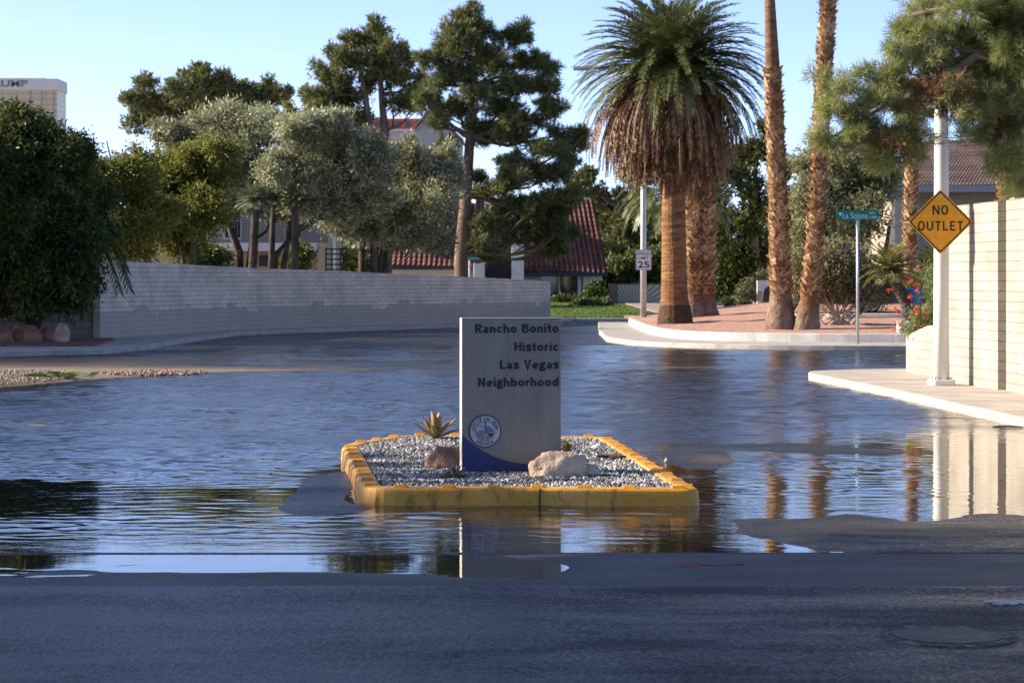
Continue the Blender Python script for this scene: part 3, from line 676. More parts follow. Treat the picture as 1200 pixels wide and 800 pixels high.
q = G(701, 524, .13); boulder('rock', q, .07, .05, .025, stone_mat('white_rock', (.55,.53,.5), (.66,.64,.6), (.74,.72,.69)), 'flat white stone on gravel near the back right kerb', 'rock', seed=9)
BARK = mat('dark_wood', [(.04,.028,.02), (.09,.06,.04)], 12, 6, .9, .5, .01, 40)
def stick(px0, px1, py, z, r_, label, name='stick', m=None, sag=.0):
    a, b = G(px0, py, z), G(px1, py+.6, z); pts = [a*(1-t_)+b*t_+np.array([0, .02*math.sin(5*t_), sag*math.sin(math.pi*t_)]) for t_ in np.linspace(0, 1, 6)]
    return tag(MB().tube(pts, [r_*.7, r_, r_*.9, r_*1.1, r_*.8, r_*.4], 6).build(name, m or BARK, loc=(a+b)/2), label, 'stick' if name == 'stick' else name)
stick(700, 734, 534, .145, .02, 'dark brown stick lying on gravel at the right of the island')
stick(241, 277, 482.5, .004, .009, 'dark twig floating on the open water left of the island')
stick(27, 56, 498, .004, .009, 'pale sodden twig stranded in the flood water far left', m=mat('pale_wood', [(.12,.10,.085), (.24,.21,.18)], 12, 6, .9))
stick(1163, 1203, 500, .008, .012, 'thin dark curved stick in the water by the right kerb', sag=.01)
stick(211, 222, 436.5, .02, .03, 'short upright dark block of debris beside the red gravel spill')
CONE = flat('bleached_debris', (.55,.5,.42), .8)
q = G(780, 541, .0); tag(MB().tube([q, q+np.array([.01,0,.02]), q+np.array([.0,.01,.04])], [.022, .014, .004], 7).build('debris', CONE, loc=q), 'tiny pale scrap standing in water off the island right kerb', 'debris')

# drifting bits of leaf and bark on the flood
r = np.random.default_rng(44); nb_ = 240; cx_ = r.uniform(-1, 1, nb_); cy_ = 15.6+24*r.random(nb_)**1.4; pos = np.column_stack([cx_*(.21*cy_), cy_, np.full(nb_, .005)])
k_ = r.choice(nb_, 110); pos = np.vstack([pos, pos[k_[:60]]+r.normal(size=(60, 3))*np.array([.18, .3, 0]), np.column_stack([r.uniform(-1.5, 1.5, 50), 18.42-abs(r.normal(size=50))*.12, np.full(50, .006)])]); pos = pos[~inside(pos, offs_poly(isl, -.02))]; nb_ = len(pos)
V, Q_ = diamonds(pos, unit(r.normal(size=(nb_, 3))*np.array([1, 1, .08])), unit(np.array([0, 0, 1.])+r.normal(size=(nb_, 3))*.15), r.uniform(.015, .055, nb_), r.uniform(.003, .010, nb_))
tag(obj('leaf_litter', V, Q_, mat('sodden_leaves', [(.02,.015,.01), (.07,.05,.03), (.16,.12,.07)], 3, 3, .8, island=.8), loc=(0,20,0)), 'scattered bits of leaf and bark drifting on the flood water', 'litter', kind='stuff')
# silt heap at the left edge with stones and green leaves
def scatter(n_, cx, cy, rx, ry, smin, smax, z, seed):
    r = np.random.default_rng(seed); a = r.random(n_)*6.283; q = np.sqrt(r.random(n_))
    x = cx+rx*q*np.cos(a); y_ = cy+ry*q*np.sin(a); return np.column_stack([x, y_, np.full(n_, z)+z*.0]), r.uniform(smin, smax, n_)
c1, s1 = scatter(3600, -9.35, 41.6, 1.75, 3.4, .010, .030, .03, 4); c1[:, 2] = .015+.05*np.exp(-(((c1[:,0]+9.6)/1.9)**2+((c1[:,1]-41.5)/3.6)**2))
V, Fc = chips(c1, s1, 5)
tag(obj('river_gravel', V, Fc, mat('tan_pebbles', [(.0, (.10,.075,.055)), (.4, (.24,.19,.14)), (1., (.42,.36,.29))], 3, 2, .9, island=.95), loc=(-9.4,41,0)), 'tan pebbles washed into a low heap at the left edge of the water', 'pebbles', kind='stuff')
c1, s1 = scatter(420, -6.5, 43.9, .95, 1.1, .012, .04, .02, 6); V, Fc = chips(c1, s1, 7)
tag(obj('red_gravel', V, Fc, mat('red_pebbles', [(.0, (.10,.05,.04)), (.5, (.25,.14,.11)), (1., (.45,.36,.30))], 3, 2, .9, island=.95), loc=(-6.5,44,0)), 'reddish gravel spilled thinly over silt beyond the pebble heap', 'pebbles', kind='stuff')
GRN = leaf_mat('green_pad', [(.03,.065,.012), (.06,.11,.02), (.11,.17,.045)], .1, .5, .3, 3)
q = G(63, 440, .06); V, Q_ = diamonds(q+np.random.default_rng(3).normal(size=(60, 3))*np.array([.17, .12, .02]), unit(np.random.default_rng(4).normal(size=(60, 3))*np.array([1, .6, .05])), unit(np.array([0, 0, 1.])+np.random.default_rng(5).normal(size=(60, 3))*.4), np.full(60, .26), np.full(60, .055)); o = tag(obj('leaf_clump', V, Q_, GRN, loc=q), 'heap of torn green leaves dropped on the pebble heap', 'leaves')
a, b = G(78, 436, .07), G(106, 439, .05)
stickm = MB().tube([a, a*.7+b*.3+np.array([0,0,.03]), a*.3+b*.7+np.array([0,0,.02]), b], [.018, .028, .022, .01], 7).build('leaf', GRN, loc=a); tag(stickm, 'long green leaf lying to the right of the leaf heap', 'leaf')
for i, (px, py, rx, rz, lab) in enumerate([(30, 399.5, .42, .34, 'broad red sandstone boulder behind the pavement at far left'), (73, 400, .17, .38, 'upright pale pink boulder at the right end of the red row'), (55, 399, .35, .26, 'dark red boulder between the broad one and the upright pale one'), (2, 400, .3, .30, 'dark red boulder cut by the left picture edge')]):
    q = G(px, py, .17); boulder('boulder', q, rx, rx*.8, rz, REDROCK if i != 1 else stone_mat('pink_rock', (.30,.19,.15), (.42,.29,.24), (.52,.40,.34)), lab, seed=20+i)

# ------------------------------------------------------------------ sign posts
GALV = mat('galvanised_steel', [(.42,.43,.44), (.52,.53,.54)], 3, 6, .45, spec=.5, metal=.4)
WPOLE = mat('white_painted_pole', [(.60,.595,.58), (.70,.69,.67)], 2, 7, .5, .1, .01, 20, stretch=(1,1,.2))
q = np.array([6.50, 36.6, .12])
LP = thing('light_pole', q, 'thick white street light pole bolted down on the right pavement', 'light pole')
MB().tube([q+np.array([0,0,z]) for z in (.02, 1.5, 4, 7.5)], [.122, .116, .105, .09], 24).build('pole', WPOLE, LP, smooth=True)
o = MB().prism([(q[0]+x, q[1]+y_) for x, y_ in ((-.19,-.13),(-.13,-.19),(.13,-.19),(.19,-.13),(.19,.13),(.13,.19),(-.13,.19),(-.19,.13))], .118, .205).build('base_plate', WPOLE, LP); bevel(o, .015)
for a in (45, 135, 225, 315):
    c_ = q+np.array([.165*math.cos(R(a)), .165*math.sin(R(a)), 0]); MB().tube([c_+np.array([0,0,.08]), c_+np.array([0,0,.13])], .02, 6).build('bolt', GALV, LP)
def plate_text(par, cx, y, cz, s, cap, m, du=0, dv=0, width=None, depth=.004, bold=.01):
    return text_part('lettering', s, cap, m, par, lambda u_, v_, z_: np.array([cx+du+u_, y-.0025-z_, cz+dv+v_-cap/2]), 'CENTER', depth, bold, width)
AMB = flat('amber_sheeting', (.74,.335,.012), .4); SBK = flat('black_sheeting', (.012,.011,.01), .5)
NO = thing('warning_sign', (q[0]+.03, q[1]-.14, 2.6), 'orange diamond sign reading no outlet on the white pole', 'sign')
sc_ = 36.45/F; cx, yy, cz = (1102-600)*sc_, 36.45, H+(HY-260)*sc_; hd = 38.2*sc_
def diamond(h_, y0, y1, rr=.05):
    c_ = rounded([(cx, cz-h_), (cx+h_, cz), (cx, cz+h_), (cx-h_, cz)], h_*.09, 5); return MB().extr([(a, y0, b) for a, b in c_], (0, y1-y0, 0))
diamond(hd, yy, yy+.006).build('plate', AMB, NO)
bo = []
a_ = rounded([(cx, cz-hd*.955), (cx+hd*.955, cz), (cx, cz+hd*.955), (cx-hd*.955, cz)], hd*.08, 5); b_ = rounded([(cx, cz-hd*.90), (cx+hd*.90, cz), (cx, cz+hd*.90), (cx-hd*.90, cz)], hd*.07, 5)
nn = len(a_); V = [(x, yy-.003, z) for x, z in a_]+[(x, yy-.003, z) for x, z in b_]
obj('border', V, [(i, (i+1) % nn, nn+(i+1) % nn, nn+i) for i in range(nn)], SBK, NO)
stroke_text('lettering', 'NO', 11.2*sc_, .165, SBK, NO, lambda u_, v_, z_: np.array([cx+u_, yy-.0005-z_, cz+8.2*sc_+v_]), 18.5*sc_, .16, 'CENTER'); stroke_text('lettering', 'OUTLET', 11.2*sc_, .165, SBK, NO, lambda u_, v_, z_: np.array([cx+u_, yy-.0005-z_, cz-10.3*sc_+v_]), 53*sc_, .2, 'CENTER')
for dv in (.78, -.72): MB().tube([(cx, yy-.012, cz+dv*hd), (cx, yy, cz+dv*hd)], .022, 10).build('bolt', GALV, NO)
MB().box(cx-.03, cx+.03, yy+.006, yy+.05, cz-.4, cz+.4).build('bracket', GALV, NO)

q = G(1005, 403, .12); d_ = q[1]; s_ = d_/F
LS = thing('street_sign', q, 'green La Solana street name sign on a slim grey post', 'street sign')
MB().tube([q, (q[0], d_, H+(HY-258)*s_)], .035, 10).build('post', GALV, LS, smooth=True)
GRNS = flat('green_sheeting', (.0,.215,.12), .4); WHS = flat('white_sheeting', (.78,.79,.78), .4)
zc = H+(HY-252.3)*s_
MB().tube([(q[0], d_, H+(HY-268)*s_), (q[0], d_, H+(HY-257.5)*s_)], .042, 10).build('bracket', flat('mint_bracket', (.35,.62,.5), .5), LS)
x0, x1 = (980.5-600)*s_, (1029.5-600)*s_
pl = MB().extr([(x, d_-.012, z) for x, z in rounded([(x0, zc-5.6*s_), (x1, zc-5.6*s_), (x1, zc+5.6*s_), (x0, zc+5.6*s_)], .03, 3)], (0, .024, 0)).build('plate', GRNS, LS)
yf = d_-.012
plate_text(LS, 0, yf, zc, 'La Solana', 7.2*s_, WHS, (1002-600)*s_, -.3*s_, 29*s_, bold=.0)
plate_text(LS, 0, yf, zc, 'WAY', 2.8*s_, WHS, (1022-600)*s_, 2.6*s_, 7*s_); plate_text(LS, 0, yf, zc, '1700', 3*s_, WHS, (1023-600)*s_, -2.2*s_, 8.5*s_)
MB().extr([((983-600)*s_, yf-.003, zc+1.6*s_), ((985-600)*s_, yf-.003, zc-1.5*s_), ((986-600)*s_, yf-.003, zc+1.6*s_), ((986-600)*s_, yf-.003, zc+3.4*s_), ((983-600)*s_, yf-.003, zc+3.4*s_)], (0, .002, 0)).build('arrow', WHS, LS)
MB().box((985-600)*s_, (1027-600)*s_, d_-.015, d_+.6, zc+5.7*s_, zc+6.9*s_).build('cross_plate', flat('brown_back', (.16,.09,.06), .6), LS) if False else None

q = G(754, 378.5, .12); d_ = q[1]; s_ = d_/F
SL = thing('street_light', q, 'tall grey street light pole behind the date palm fronds', 'street light')
zt = H+(HY-80)*s_
MB().tube([q, (q[0], d_, 3), (q[0], d_, zt+.1)], [.115, .105, .075], 16).build('pole', GALV, SL, smooth=True)
MB().tube([(q[0], d_, zt-.3), (q[0]-.8, d_, zt-.02), ((692-600)*s_, d_, zt)], [.05, .045, .04], 8).build('arm', GALV, SL)
o = MB().box((671-600)*s_, (694-600)*s_, d_-.14, d_+.14, zt-.08, zt+.06).build('lamp_head', GALV, SL); bevel(o, .04)
MB().tube([q, q+np.array([0,0,.22])], .17, 12).build('base_plate', GALV, SL)
zc = H+(HY-304.5)*s_; y0 = d_-.13
SS = thing('speed_sign', (q[0], y0, zc), 'white rectangular speed limit 25 sign strapped to the grey pole', 'sign')
MB().extr([(x, y0, z) for x, z in rounded([(q[0]-9.1*s_, zc-12*s_), (q[0]+9.1*s_, zc-12*s_), (q[0]+9.1*s_, zc+12*s_), (q[0]-9.1*s_, zc+12*s_)], .05, 4)], (0, .008, 0)).build('plate', WHS, SS)
a_ = rounded([(q[0]-8.5*s_, zc-11.4*s_), (q[0]+8.5*s_, zc-11.4*s_), (q[0]+8.5*s_, zc+11.4*s_), (q[0]-8.5*s_, zc+11.4*s_)], .05, 4); b_ = rounded([(q[0]-8.0*s_, zc-10.9*s_), (q[0]+8.0*s_, zc-10.9*s_), (q[0]+8.0*s_, zc+10.9*s_), (q[0]-8.0*s_, zc+10.9*s_)], .045, 4)
nn = len(a_); obj('border', [(x, y0-.003, z) for x, z in a_]+[(x, y0-.003, z) for x, z in b_], [(i, (i+1) % nn, nn+(i+1) % nn, nn+i) for i in range(nn)], SBK, SS)
plate_text(SS, q[0], y0, zc, 'SPEED', 3.6*s_, SBK, 0, 7.4*s_, 14*s_, bold=.005); plate_text(SS, q[0], y0, zc, 'LIMIT', 3.6*s_, SBK, 0, 2.2*s_, 12*s_, bold=.005); plate_text(SS, q[0], y0, zc, '25', 7.6*s_, SBK, 0, -5.2*s_, 13.5*s_, bold=.02)
MB().box(q[0]-.03, q[0]+.03, y0+.008, d_, zc-.3, zc+.3).build('bracket', GALV, SS)
def small_sign(px, py, d_, zb, wpx, hpx, label, s, post=True):
    s_ = d_/F; x = (px-600)*s_; zc = H+(HY-py)*s_
    t_ = thing('street_sign', (x, d_, zb), label, 'street sign')
    MB().tube([(x-wpx*.3*s_, d_, zb), (x-wpx*.3*s_, d_, zc)], .04, 8).build('post', GALV, t_)
    MB().box(x-wpx/2*s_, x+wpx/2*s_, d_-.02-.05, d_-.05, zc-hpx/2*s_, zc+hpx/2*s_).build('plate', GRNS, t_)
    plate_text(t_, x, d_-.07, zc, s, hpx*.55*s_, WHS, 0, 0, wpx*.8*s_)
small_sign(553.5, 302.5, 100, 0, 11, 5, 'small green street sign showing over the grey block wall', 'La Solana')
small_sign(895.5, 319.3, 125, 0.1, 11, 3.6, 'tiny distant green street sign between palm trunks', 'La Solana')

# ------------------------------------------------------------------ road marks and covers
q = G(1112, 749, .0); q[2] = .022
MC = thing('manhole_cover', q, 'round iron utility cover in the wet near asphalt', 'manhole cover')
ring = [(q[0]+.33*math.cos(R(a)), q[1]+.36*math.sin(R(a))) for a in range(0, 360, 10)]; MB().prism(ring, .0, .0205).build('collar', mat('collar_concrete', [(.05,.045,.04), (.075,.068,.06), (.30,.26,.21)], 12, 7, .85, .3, .01, 40), MC)
ring = [(q[0]+.26*math.cos(R(a)), q[1]+.26*math.sin(R(a))) for a in range(0, 360, 10)]; MB().prism(ring, .0, .0235).build('lid', mat('cast_iron', [(.012,.012,.012), (.022,.021,.02), (.12,.10,.08)], 9, 5, .45, .6, .01, 45, metal=.6), MC)
def blot(px, py, rx, ry, name, m, label, cat, z, seed):
    q = G(px, py, z); r = random.Random(seed); pts = [(q[0]+rx*math.cos(a)*r.uniform(.35, 1.15), q[1]+ry*math.sin(a)*r.uniform(.35, 1.15)) for a in np.linspace(0, 6.28, 28)[:-1]]
    return tag(MB().prism(pts, z-.006, z).build(name, m, loc=q), label, cat)
WP = mat('worn_white_paint', [(.12,.12,.125), (.5,.5,.5), (.62,.62,.61)], 14, 8, .7); RP = mat('red_survey_paint', [(.10,.012,.018), (.33,.02,.03)], 9, 8, .6)
blot(1179, 704, .15, .10, 'paint_mark', WP, 'worn white paint patch on the near asphalt at right', 'paint mark', .023, 2)
blot(807, 661, .075, .13, 'paint_mark', RP, 'red survey paint blot on the gutter concrete', 'paint mark', .0145, 3)
blot(848, 661, .16, .035, 'paint_mark', RP, 'thin red paint stroke right of the red blot', 'paint mark', .0145, 4)
# ------------------------------------------------------------------ vegetation
def lobes_px(lst, d, depth=.8, seed=0):
    """crown lobes given where they stand in the picture, carried to their distance with a real depth"""
    r = np.random.default_rng(seed); out = []
    for l in lst:
        cx, cy, rx, ry = l[:4]; s_ = d/F
        dd = l[4] if len(l) > 4 else r.uniform(-.9, .9)*max(rx, ry)*s_*1.1
        c_ = P(cx, cy, d); c_[1] += dd; c_[0] *= (d+dd)/d; c_[2] = H+(c_[2]-H)*(d+dd)/d
        out.append((c_, np.array([rx*s_, max(rx, ry)*s_*depth, ry*s_])))
    return out
def ragged(lobes, n, k=.42, seed=0, shrink=.80):
    """break smooth lobes into clumps: each keeps a smaller core and gains bumps on its surface"""
    r = np.random.default_rng(seed+500); out = []
    for c_, rd in lobes:
        out.append((c_, rd*shrink))
        for _ in range(n):
            d_ = r.normal(size=3); d_ /= np.linalg.norm(d_); d_[2] = abs(d_[2])*.7+d_[2]*.3
            f = k*r.uniform(.55, 1.15); out.append((c_+d_*rd*r.uniform(.75, 1.05), np.full(3, rd.mean())*f*np.array([1, 1, r.uniform(.6, 1)])))
    return out
def sample_lobes(lobes, n, r, shell=2.0, rag=.22):
    wts = np.array([np.prod(q[1])**(.67) for q in lobes]); wts /= wts.sum(); k = r.choice(len(lobes), n, p=wts)
    C = np.array([q[0] for q in lobes])[k]; Rd = np.array([q[1] for q in lobes])[k]
    dirs = unit(r.normal(size=(n, 3))); rr = r.random(n)**(1/(shell+1))
    rr *= 1+rag*r.normal(size=n)*.6
    return C+dirs*rr[:, None]*Rd, dirs
def leaves(lobes, nclump, per, L, Wd, seed, cr=.35, droop=0., shell=2.0, rag=.22):
    r = np.random.default_rng(seed); C, D = sample_lobes(lobes, nclump, r, shell, rag)
    k = np.repeat(np.arange(nclump), per); n = len(k)
    pos = C[k]+r.normal(size=(n, 3))*cr*np.array([1, 1, .8])*(.6+.8*r.random((nclump, 1)))[k]
    ax = unit(D[k]*.7+r.normal(size=(n, 3))*.75+np.array([0, 0, .25-droop])); nr = unit(r.normal(size=(n, 3))+np.array([0, 0, .6]))
    return diamonds(pos, ax, nr, L*r.uniform(.6, 1.3, n), Wd*r.uniform(.7, 1.3, n))
def needles(lobes, ntuft, per, L, Wd, seed, up=.5, shell=2.0, rag=.2, cr=.0):
    r = np.random.default_rng(seed); C, D = sample_lobes(lobes, ntuft, r, shell, rag)
    td = unit(D+np.array([0, 0, up])+r.normal(size=(ntuft, 3))*.35)
    k = np.repeat(np.arange(ntuft), per); n = len(k)
    ax = unit(td[k]*.75+r.normal(size=(n, 3))*.62); nr = unit(r.normal(size=(n, 3)))
    base = C[k]+td[k]*(r.random((n, 1))*L*.9-L*.4)+r.normal(size=(n, 3))*cr
    return diamonds(base, ax, nr, L*r.uniform(.6, 1.15, n), np.full(n, Wd)*r.uniform(.8, 1.2, n))
def spine(a, b, sag, seed, k=6, wob=.04):
    r = np.random.default_rng(seed); a, b = np.array(a, float), np.array(b, float); L = np.linalg.norm(b-a)
    pts = []
    for i in range(k):
        t_ = i/(k-1); w_ = r.normal(size=3)*L*wob*math.sin(math.pi*t_); pts.append(a*(1-t_)+b*t_+w_+np.array([0, 0, -sag*L*math.sin(math.pi*t_)]))
    return pts
def trunk_mesh(stems, lobes, rad_limb, seed, nl=12, extra=2):
    """stems: list of (points, radii); limbs run from the stems into the lobes"""
    b = MB(); r = random.Random(seed); allp = []
    for pts, rad in stems:
        b.tube(pts, rad, 10); allp += list(zip(pts, rad))
    top_z = max(q[0][2] for q in allp)
    for i, (c_, rd) in enumerate(lobes):
        best = min(allp, key=lambda q: np.linalg.norm((np.array(q[0])-c_)*np.array([1, .7, 1.3]))+(2 if q[0][2] > c_[2]+.3 else 0))
        a = np.array(best[0]); r0 = min(rad_limb, best[1]*.55)
        sp__ = spine(a, c_, .06, seed+i); b.tube(sp__, np.linspace(r0, r0*.25, len(sp__)), 6, False)
        for e in range(extra):
            d_ = np.array([r.uniform(-1, 1), r.uniform(-1, 1), r.uniform(-.5, 1)])*rd*.85
            s2 = spine(sp__[3], c_+d_, .05, seed+i*9+e, 4); b.tube(s2, np.linspace(r0*.4, r0*.1, 4), 4, False)
    return b
BARK_P = mat('pine_bark', [(.07,.045,.032), (.16,.105,.075), (.24,.17,.125)], 3, 8, .95, .8, .05, 14, stretch=(1,1,.35))
BARK_D = mat('dark_bark', [(.03,.022,.018), (.06,.047,.038), (.10,.08,.065)], 4, 8, .95, .8, .04, 14, stretch=(1,1,.35))
L_PINE = leaf_mat('pine_needles', [(.05,.068,.026), (.125,.142,.052), (.22,.22,.095)], .15, .6, .2, .35)
L_PINE2 = leaf_mat('pine_needles_far', [(.06,.075,.026), (.135,.148,.05), (.225,.22,.09)], .15, .6, .2, .25)
L_OLIVE = leaf_mat('olive_leaves', [(.11,.12,.06), (.28,.29,.17), (.50,.50,.34)], .2, .5, .3, .7)
L_DARK = leaf_mat('dark_leaves', [(.016,.030,.008), (.046,.066,.014), (.115,.135,.03)], .22, .5, .3, .6)
L_YEL = leaf_mat('yellow_green_leaves', [(.06,.075,.012), (.13,.14,.025), (.21,.20,.045)], .3, .55, .25, .6)
L_MESQ = leaf_mat('pale_mesquite', [(.11,.12,.055), (.20,.205,.105), (.29,.285,.16)], .25, .55, .25, .6)
L_SHRUB = leaf_mat('shrub_leaves', [(.03,.055,.012), (.07,.10,.025), (.12,.15,.04)], .2, .5, .3, 1.2)
L_GREYSH = leaf_mat('grey_shrub_leaves', [(.11,.105,.05), (.20,.185,.095), (.29,.265,.16)], .2, .55, .25, 1.0)

def tree(name, label, d, lobes, stems_px, rad_limb, kind, n, lm, bm_, seed, zb=0., group=None, cat='tree', depth=.8, extra=2, **kw):
    s_ = d/F; lb = lobes_px(lobes, d, depth, seed); stems = []
    for pts, r0, r1 in stems_px:
        q = [P(px, py, d) for px, py in pts]; q[0][2] = min(q[0][2], zb) if pts[0][1] < 999 else zb
        stems.append((q, np.linspace(r0, r1, len(q))*s_))
    root = thing(name, (stems[0][0][0][0], d, zb), label, cat, group)
    trunk_mesh(stems, lb, rad_limb*s_, seed, extra=extra).build('trunk', bm_, root, smooth=True)
    lf = ragged(lb, kw.get('nb', 4), kw.get('kb', .42), seed)
    if kind == 'pine': V, Q_ = needles(lf, n, kw.get('per', 14), kw.get('L', 9)*s_, kw.get('W', .55)*s_, seed, kw.get('up', .5), kw.get('shell', 1.2), kw.get('rag', .25))
    else: V, Q_ = leaves(lf, n, kw.get('per', 12), kw.get('L', 6)*s_, kw.get('W', 1.3)*s_, seed, kw.get('cr', 5)*s_, kw.get('droop', 0), kw.get('shell', 1.3), kw.get('rag', .22))
    obj('crown', V, Q_, lm, root); return root

# big shady tree at the left edge
tree('shade_tree', 'huge dense dark green weeping tree filling the left edge', 62.3,
     [(18,205,75,60),(58,175,52,42),(92,235,42,55),(0,265,60,70),(55,290,58,58),(104,275,28,52),(28,335,52,40),(-45,215,70,85),(-60,300,70,70),(75,330,35,30),(60,345,50,28),(15,352,50,26),(95,340,24,28),(20,150,45,25),(92,180,25,25)],
     [([(35,394),(38,350),(30,280),(22,210)],9,4), ([(38,370),(60,310),(85,240)],6,3)], 4, 'leaf', 9500, L_DARK, BARK_D, 11, .12, per=15, L=7.5, W=1.15, cr=5, droop=.75, shell=.9, nb=10, kb=.32, rag=.3)
# fern-like frond hanging off it before the wall end
fr_ = MB(); r = random.Random(4)
for (a, b) in (((118,268),(150,335)),((112,275),(138,338)),((120,262),(146,312))):
    pa, pb = P(*a, 61.2), P(*b, 61.0); pts = spine(pa, pb, -.10, 3, 9, .0); fr_.tube(pts, .012, 5, False)
    for i in range(1, 9):
        for s_ in (-1, 1):
            for j in range(2):
                t_ = pts[i]*(1-j*.5)+pts[i-1]*j*.5; e = t_+np.array([s_*.13+.08, r.uniform(-.1,.1), -.28]); fr_.add([t_, (t_+e)/2+np.array([.025,0,.01]), e, (t_+e)/2-np.array([.025,0,.01])], [(0,1,2,3)])
tag(fr_.build('hanging_branch', L_DARK, loc=P(118,268,57)), 'feathery dark branch hanging in front of the left wall end', 'branch')

tree('small_tree', 'thin yellowish tree with a bare dark stem beside the dense shade tree', 74, [(128,270,30,34),(160,290,30,26),(112,215,16,26),(142,205,30,28),(165,225,28,32),(125,235,22,35),(180,255,25,35),(150,265,35,35),(160,190,18,14)],
     [([(141,330),(139,260),(136,215),(125,165)],3,.7),([(140,250),(155,215),(160,195)],2,.8)], 1.5, 'leaf', 2600, L_YEL, BARK_D, 12, .1, per=13, L=5.5, W=1.1, cr=4.5, droop=.3)
tree('acacia_tree', 'dense yellow green tree hanging low over the block wall', 79, [(215,222,55,48),(205,262,48,38),(242,205,38,32),(180,250,28,38),(235,255,30,35),(215,290,30,20),(225,185,28,18),(255,180,22,18)],
     [([(228,330),(226,290),(222,240)],5,2.5),([(228,300),(205,250)],3,1.5)], 2.5, 'leaf', 3600, L_YEL, BARK_D, 13, .1, per=14, L=5.5, W=1.1, cr=4.5, droop=.5, shell=.9, nb=6)
tree('olive_tree', 'silvery olive tree with twin leaning trunks behind the wall', 94, [(238,165,60,34),(292,162,45,38),(220,190,35,25),(288,205,48,40),(322,220,36,35),(265,145,35,18),(200,160,20,20),(300,240,25,20),(330,250,24,18),(265,235,26,22),(318,232,26,24),(345,185,26,28)],
     [([(283,325),(280,295),(268,262),(262,225)],6,3),([(283,310),(297,280),(300,240),(295,200)],5,3)], 2.6, 'leaf', 4200, L_OLIVE, BARK_D, 14, .1, per=14, L=5.5, W=.8, cr=4, shell=.9, nb=9, kb=.36)
tree('olive_tree', 'silvery olive tree with a forked trunk leaning right behind the wall', 91, [(385,165,50,34),(400,200,58,42),(352,210,45,42),(350,158,30,26),(432,200,32,38),(375,145,28,16),(410,235,35,22),(330,190,20,22),(362,245,28,18),(395,255,28,18),(440,235,28,24),(430,170,26,22)],
     [([(316,325),(322,300),(345,272),(372,256),(388,235)],5.5,2.5),([(316,315),(319,280),(320,240)],4.5,2.5),([(322,300),(340,265),(346,230)],4,2)], 2.6, 'leaf', 4200, L_OLIVE, BARK_D, 15, .1, per=14, L=5.5, W=.8, cr=4, shell=.9, nb=9, kb=.36)
tree('olive_tree', 'silvery olive tree just left of the big pine trunk', 97, [(490,205,42,42),(458,240,48,44),(510,240,32,46),(430,268,38,24),(520,188,18,22),(478,180,25,18),(495,275,30,22),(440,225,25,25),(475,282,28,16),(515,285,18,16),(405,265,26,18),(460,200,28,24),(530,215,16,22)],
     [([(426,325),(424,295),(428,260),(445,235)],5,2.5),([(438,325),(452,296),(475,290),(495,262)],4.5,2)], 2.6, 'leaf', 4000, L_OLIVE, BARK_D, 16, .1, per=14, L=5.5, W=.8, cr=4, shell=.9, nb=9, kb=.36)
tree('small_tree', 'little round clipped tree top rising between the olive crowns', 130, [(340,133,7,10),(342,142,6,8)], [([(341,325),(341,200),(341,140)],1.6,.8)], .8, 'leaf', 130, L_YEL, BARK_D, 17, 0, per=10, L=4, W=1, cr=2)

G1 = 'tall pines beyond the wall'
tree('pine_tree', 'distant broad rounded pine at the left behind the olives', 170, [(168,118,26,22),(200,130,42,28),(242,92,30,18),(215,108,30,22),(272,108,28,18),(312,115,30,18),(160,145,20,18),(255,110,34,22),(290,125,35,20),(175,98,12,10),(232,82,14,8),(330,112,14,10)],
     [([(245,325),(243,200),(240,120)],7,2.5),([(190,325),(188,200),(180,140)],5,2)], 2.2, 'pine', 3600, L_PINE2, BARK_P, 18, 0, G1, per=10, L=6.5, W=.75)
tree('pine_tree', 'airy pine with two pinkish forking stems left of the largest pine', 140,
     [(412,48,16,14),(438,42,18,18),(455,60,18,22),(398,68,20,18),(425,72,24,22),(380,88,16,14),(395,102,26,16),(366,112,17,12),(372,128,20,14),(410,118,26,16),(432,98,14,16),(462,92,20,16),(482,112,16,14),(470,124,18,10),(440,52,12,12),(475,72,14,14),(405,138,30,14),(492,95,14,10),(445,80,16,14),(380,142,24,12),(488,128,10,8)],
     [([(452,325),(452,200),(451,155),(447,110),(444,60)],8,2),([(440,325),(437,180),(428,110),(420,72)],6,1.8)], 2.2, 'pine', 3300, L_PINE2, BARK_P, 19, 0, G1, per=12, L=7.5, W=.62, depth=1.0)
tree('pine_tree', 'largest pine with one thick dark trunk and layered branches', 110,
     [(548,18,18,12),(560,34,28,16),(528,48,24,18),(596,46,22,15),(612,34,10,9),(508,72,18,16),(552,62,32,16),(585,78,30,18),(622,72,18,16),(545,88,30,13),(512,98,24,12),(640,82,14,12),(600,102,34,12),(560,112,24,12),(640,104,16,10),(535,128,28,11),(590,130,28,12),(648,128,20,14),(618,144,30,14),(500,118,18,10),(665,160,22,12),(600,160,32,14),(560,150,18,10),(640,176,30,11),(672,172,16,9),(605,192,26,9),(635,205,34,13),(665,192,15,10),(560,165,18,9),(525,170,16,12),(580,225,22,8),(610,238,22,8),(648,232,26,12),(572,262,24,12),(600,278,20,10),(636,258,26,12),(640,282,20,10),(560,285,16,9),(655,250,14,10),(515,145,16,9),(615,270,26,12),(660,275,18,12),(590,245,22,10),(625,248,22,9),(675,232,12,9),(570,300,12,8),(645,296,16,7),(600,212,22,9),(560,210,14,8)],
     [([(542,345),(541,300),(546,230),(551,160),(553,100),(552,40)],10.5,2.2)], 3.0, 'pine', 7600, L_PINE, BARK_P, 20, 0, G1, per=20, L=8, W=.45, depth=1.0, shell=1.0, extra=3, nb=5)
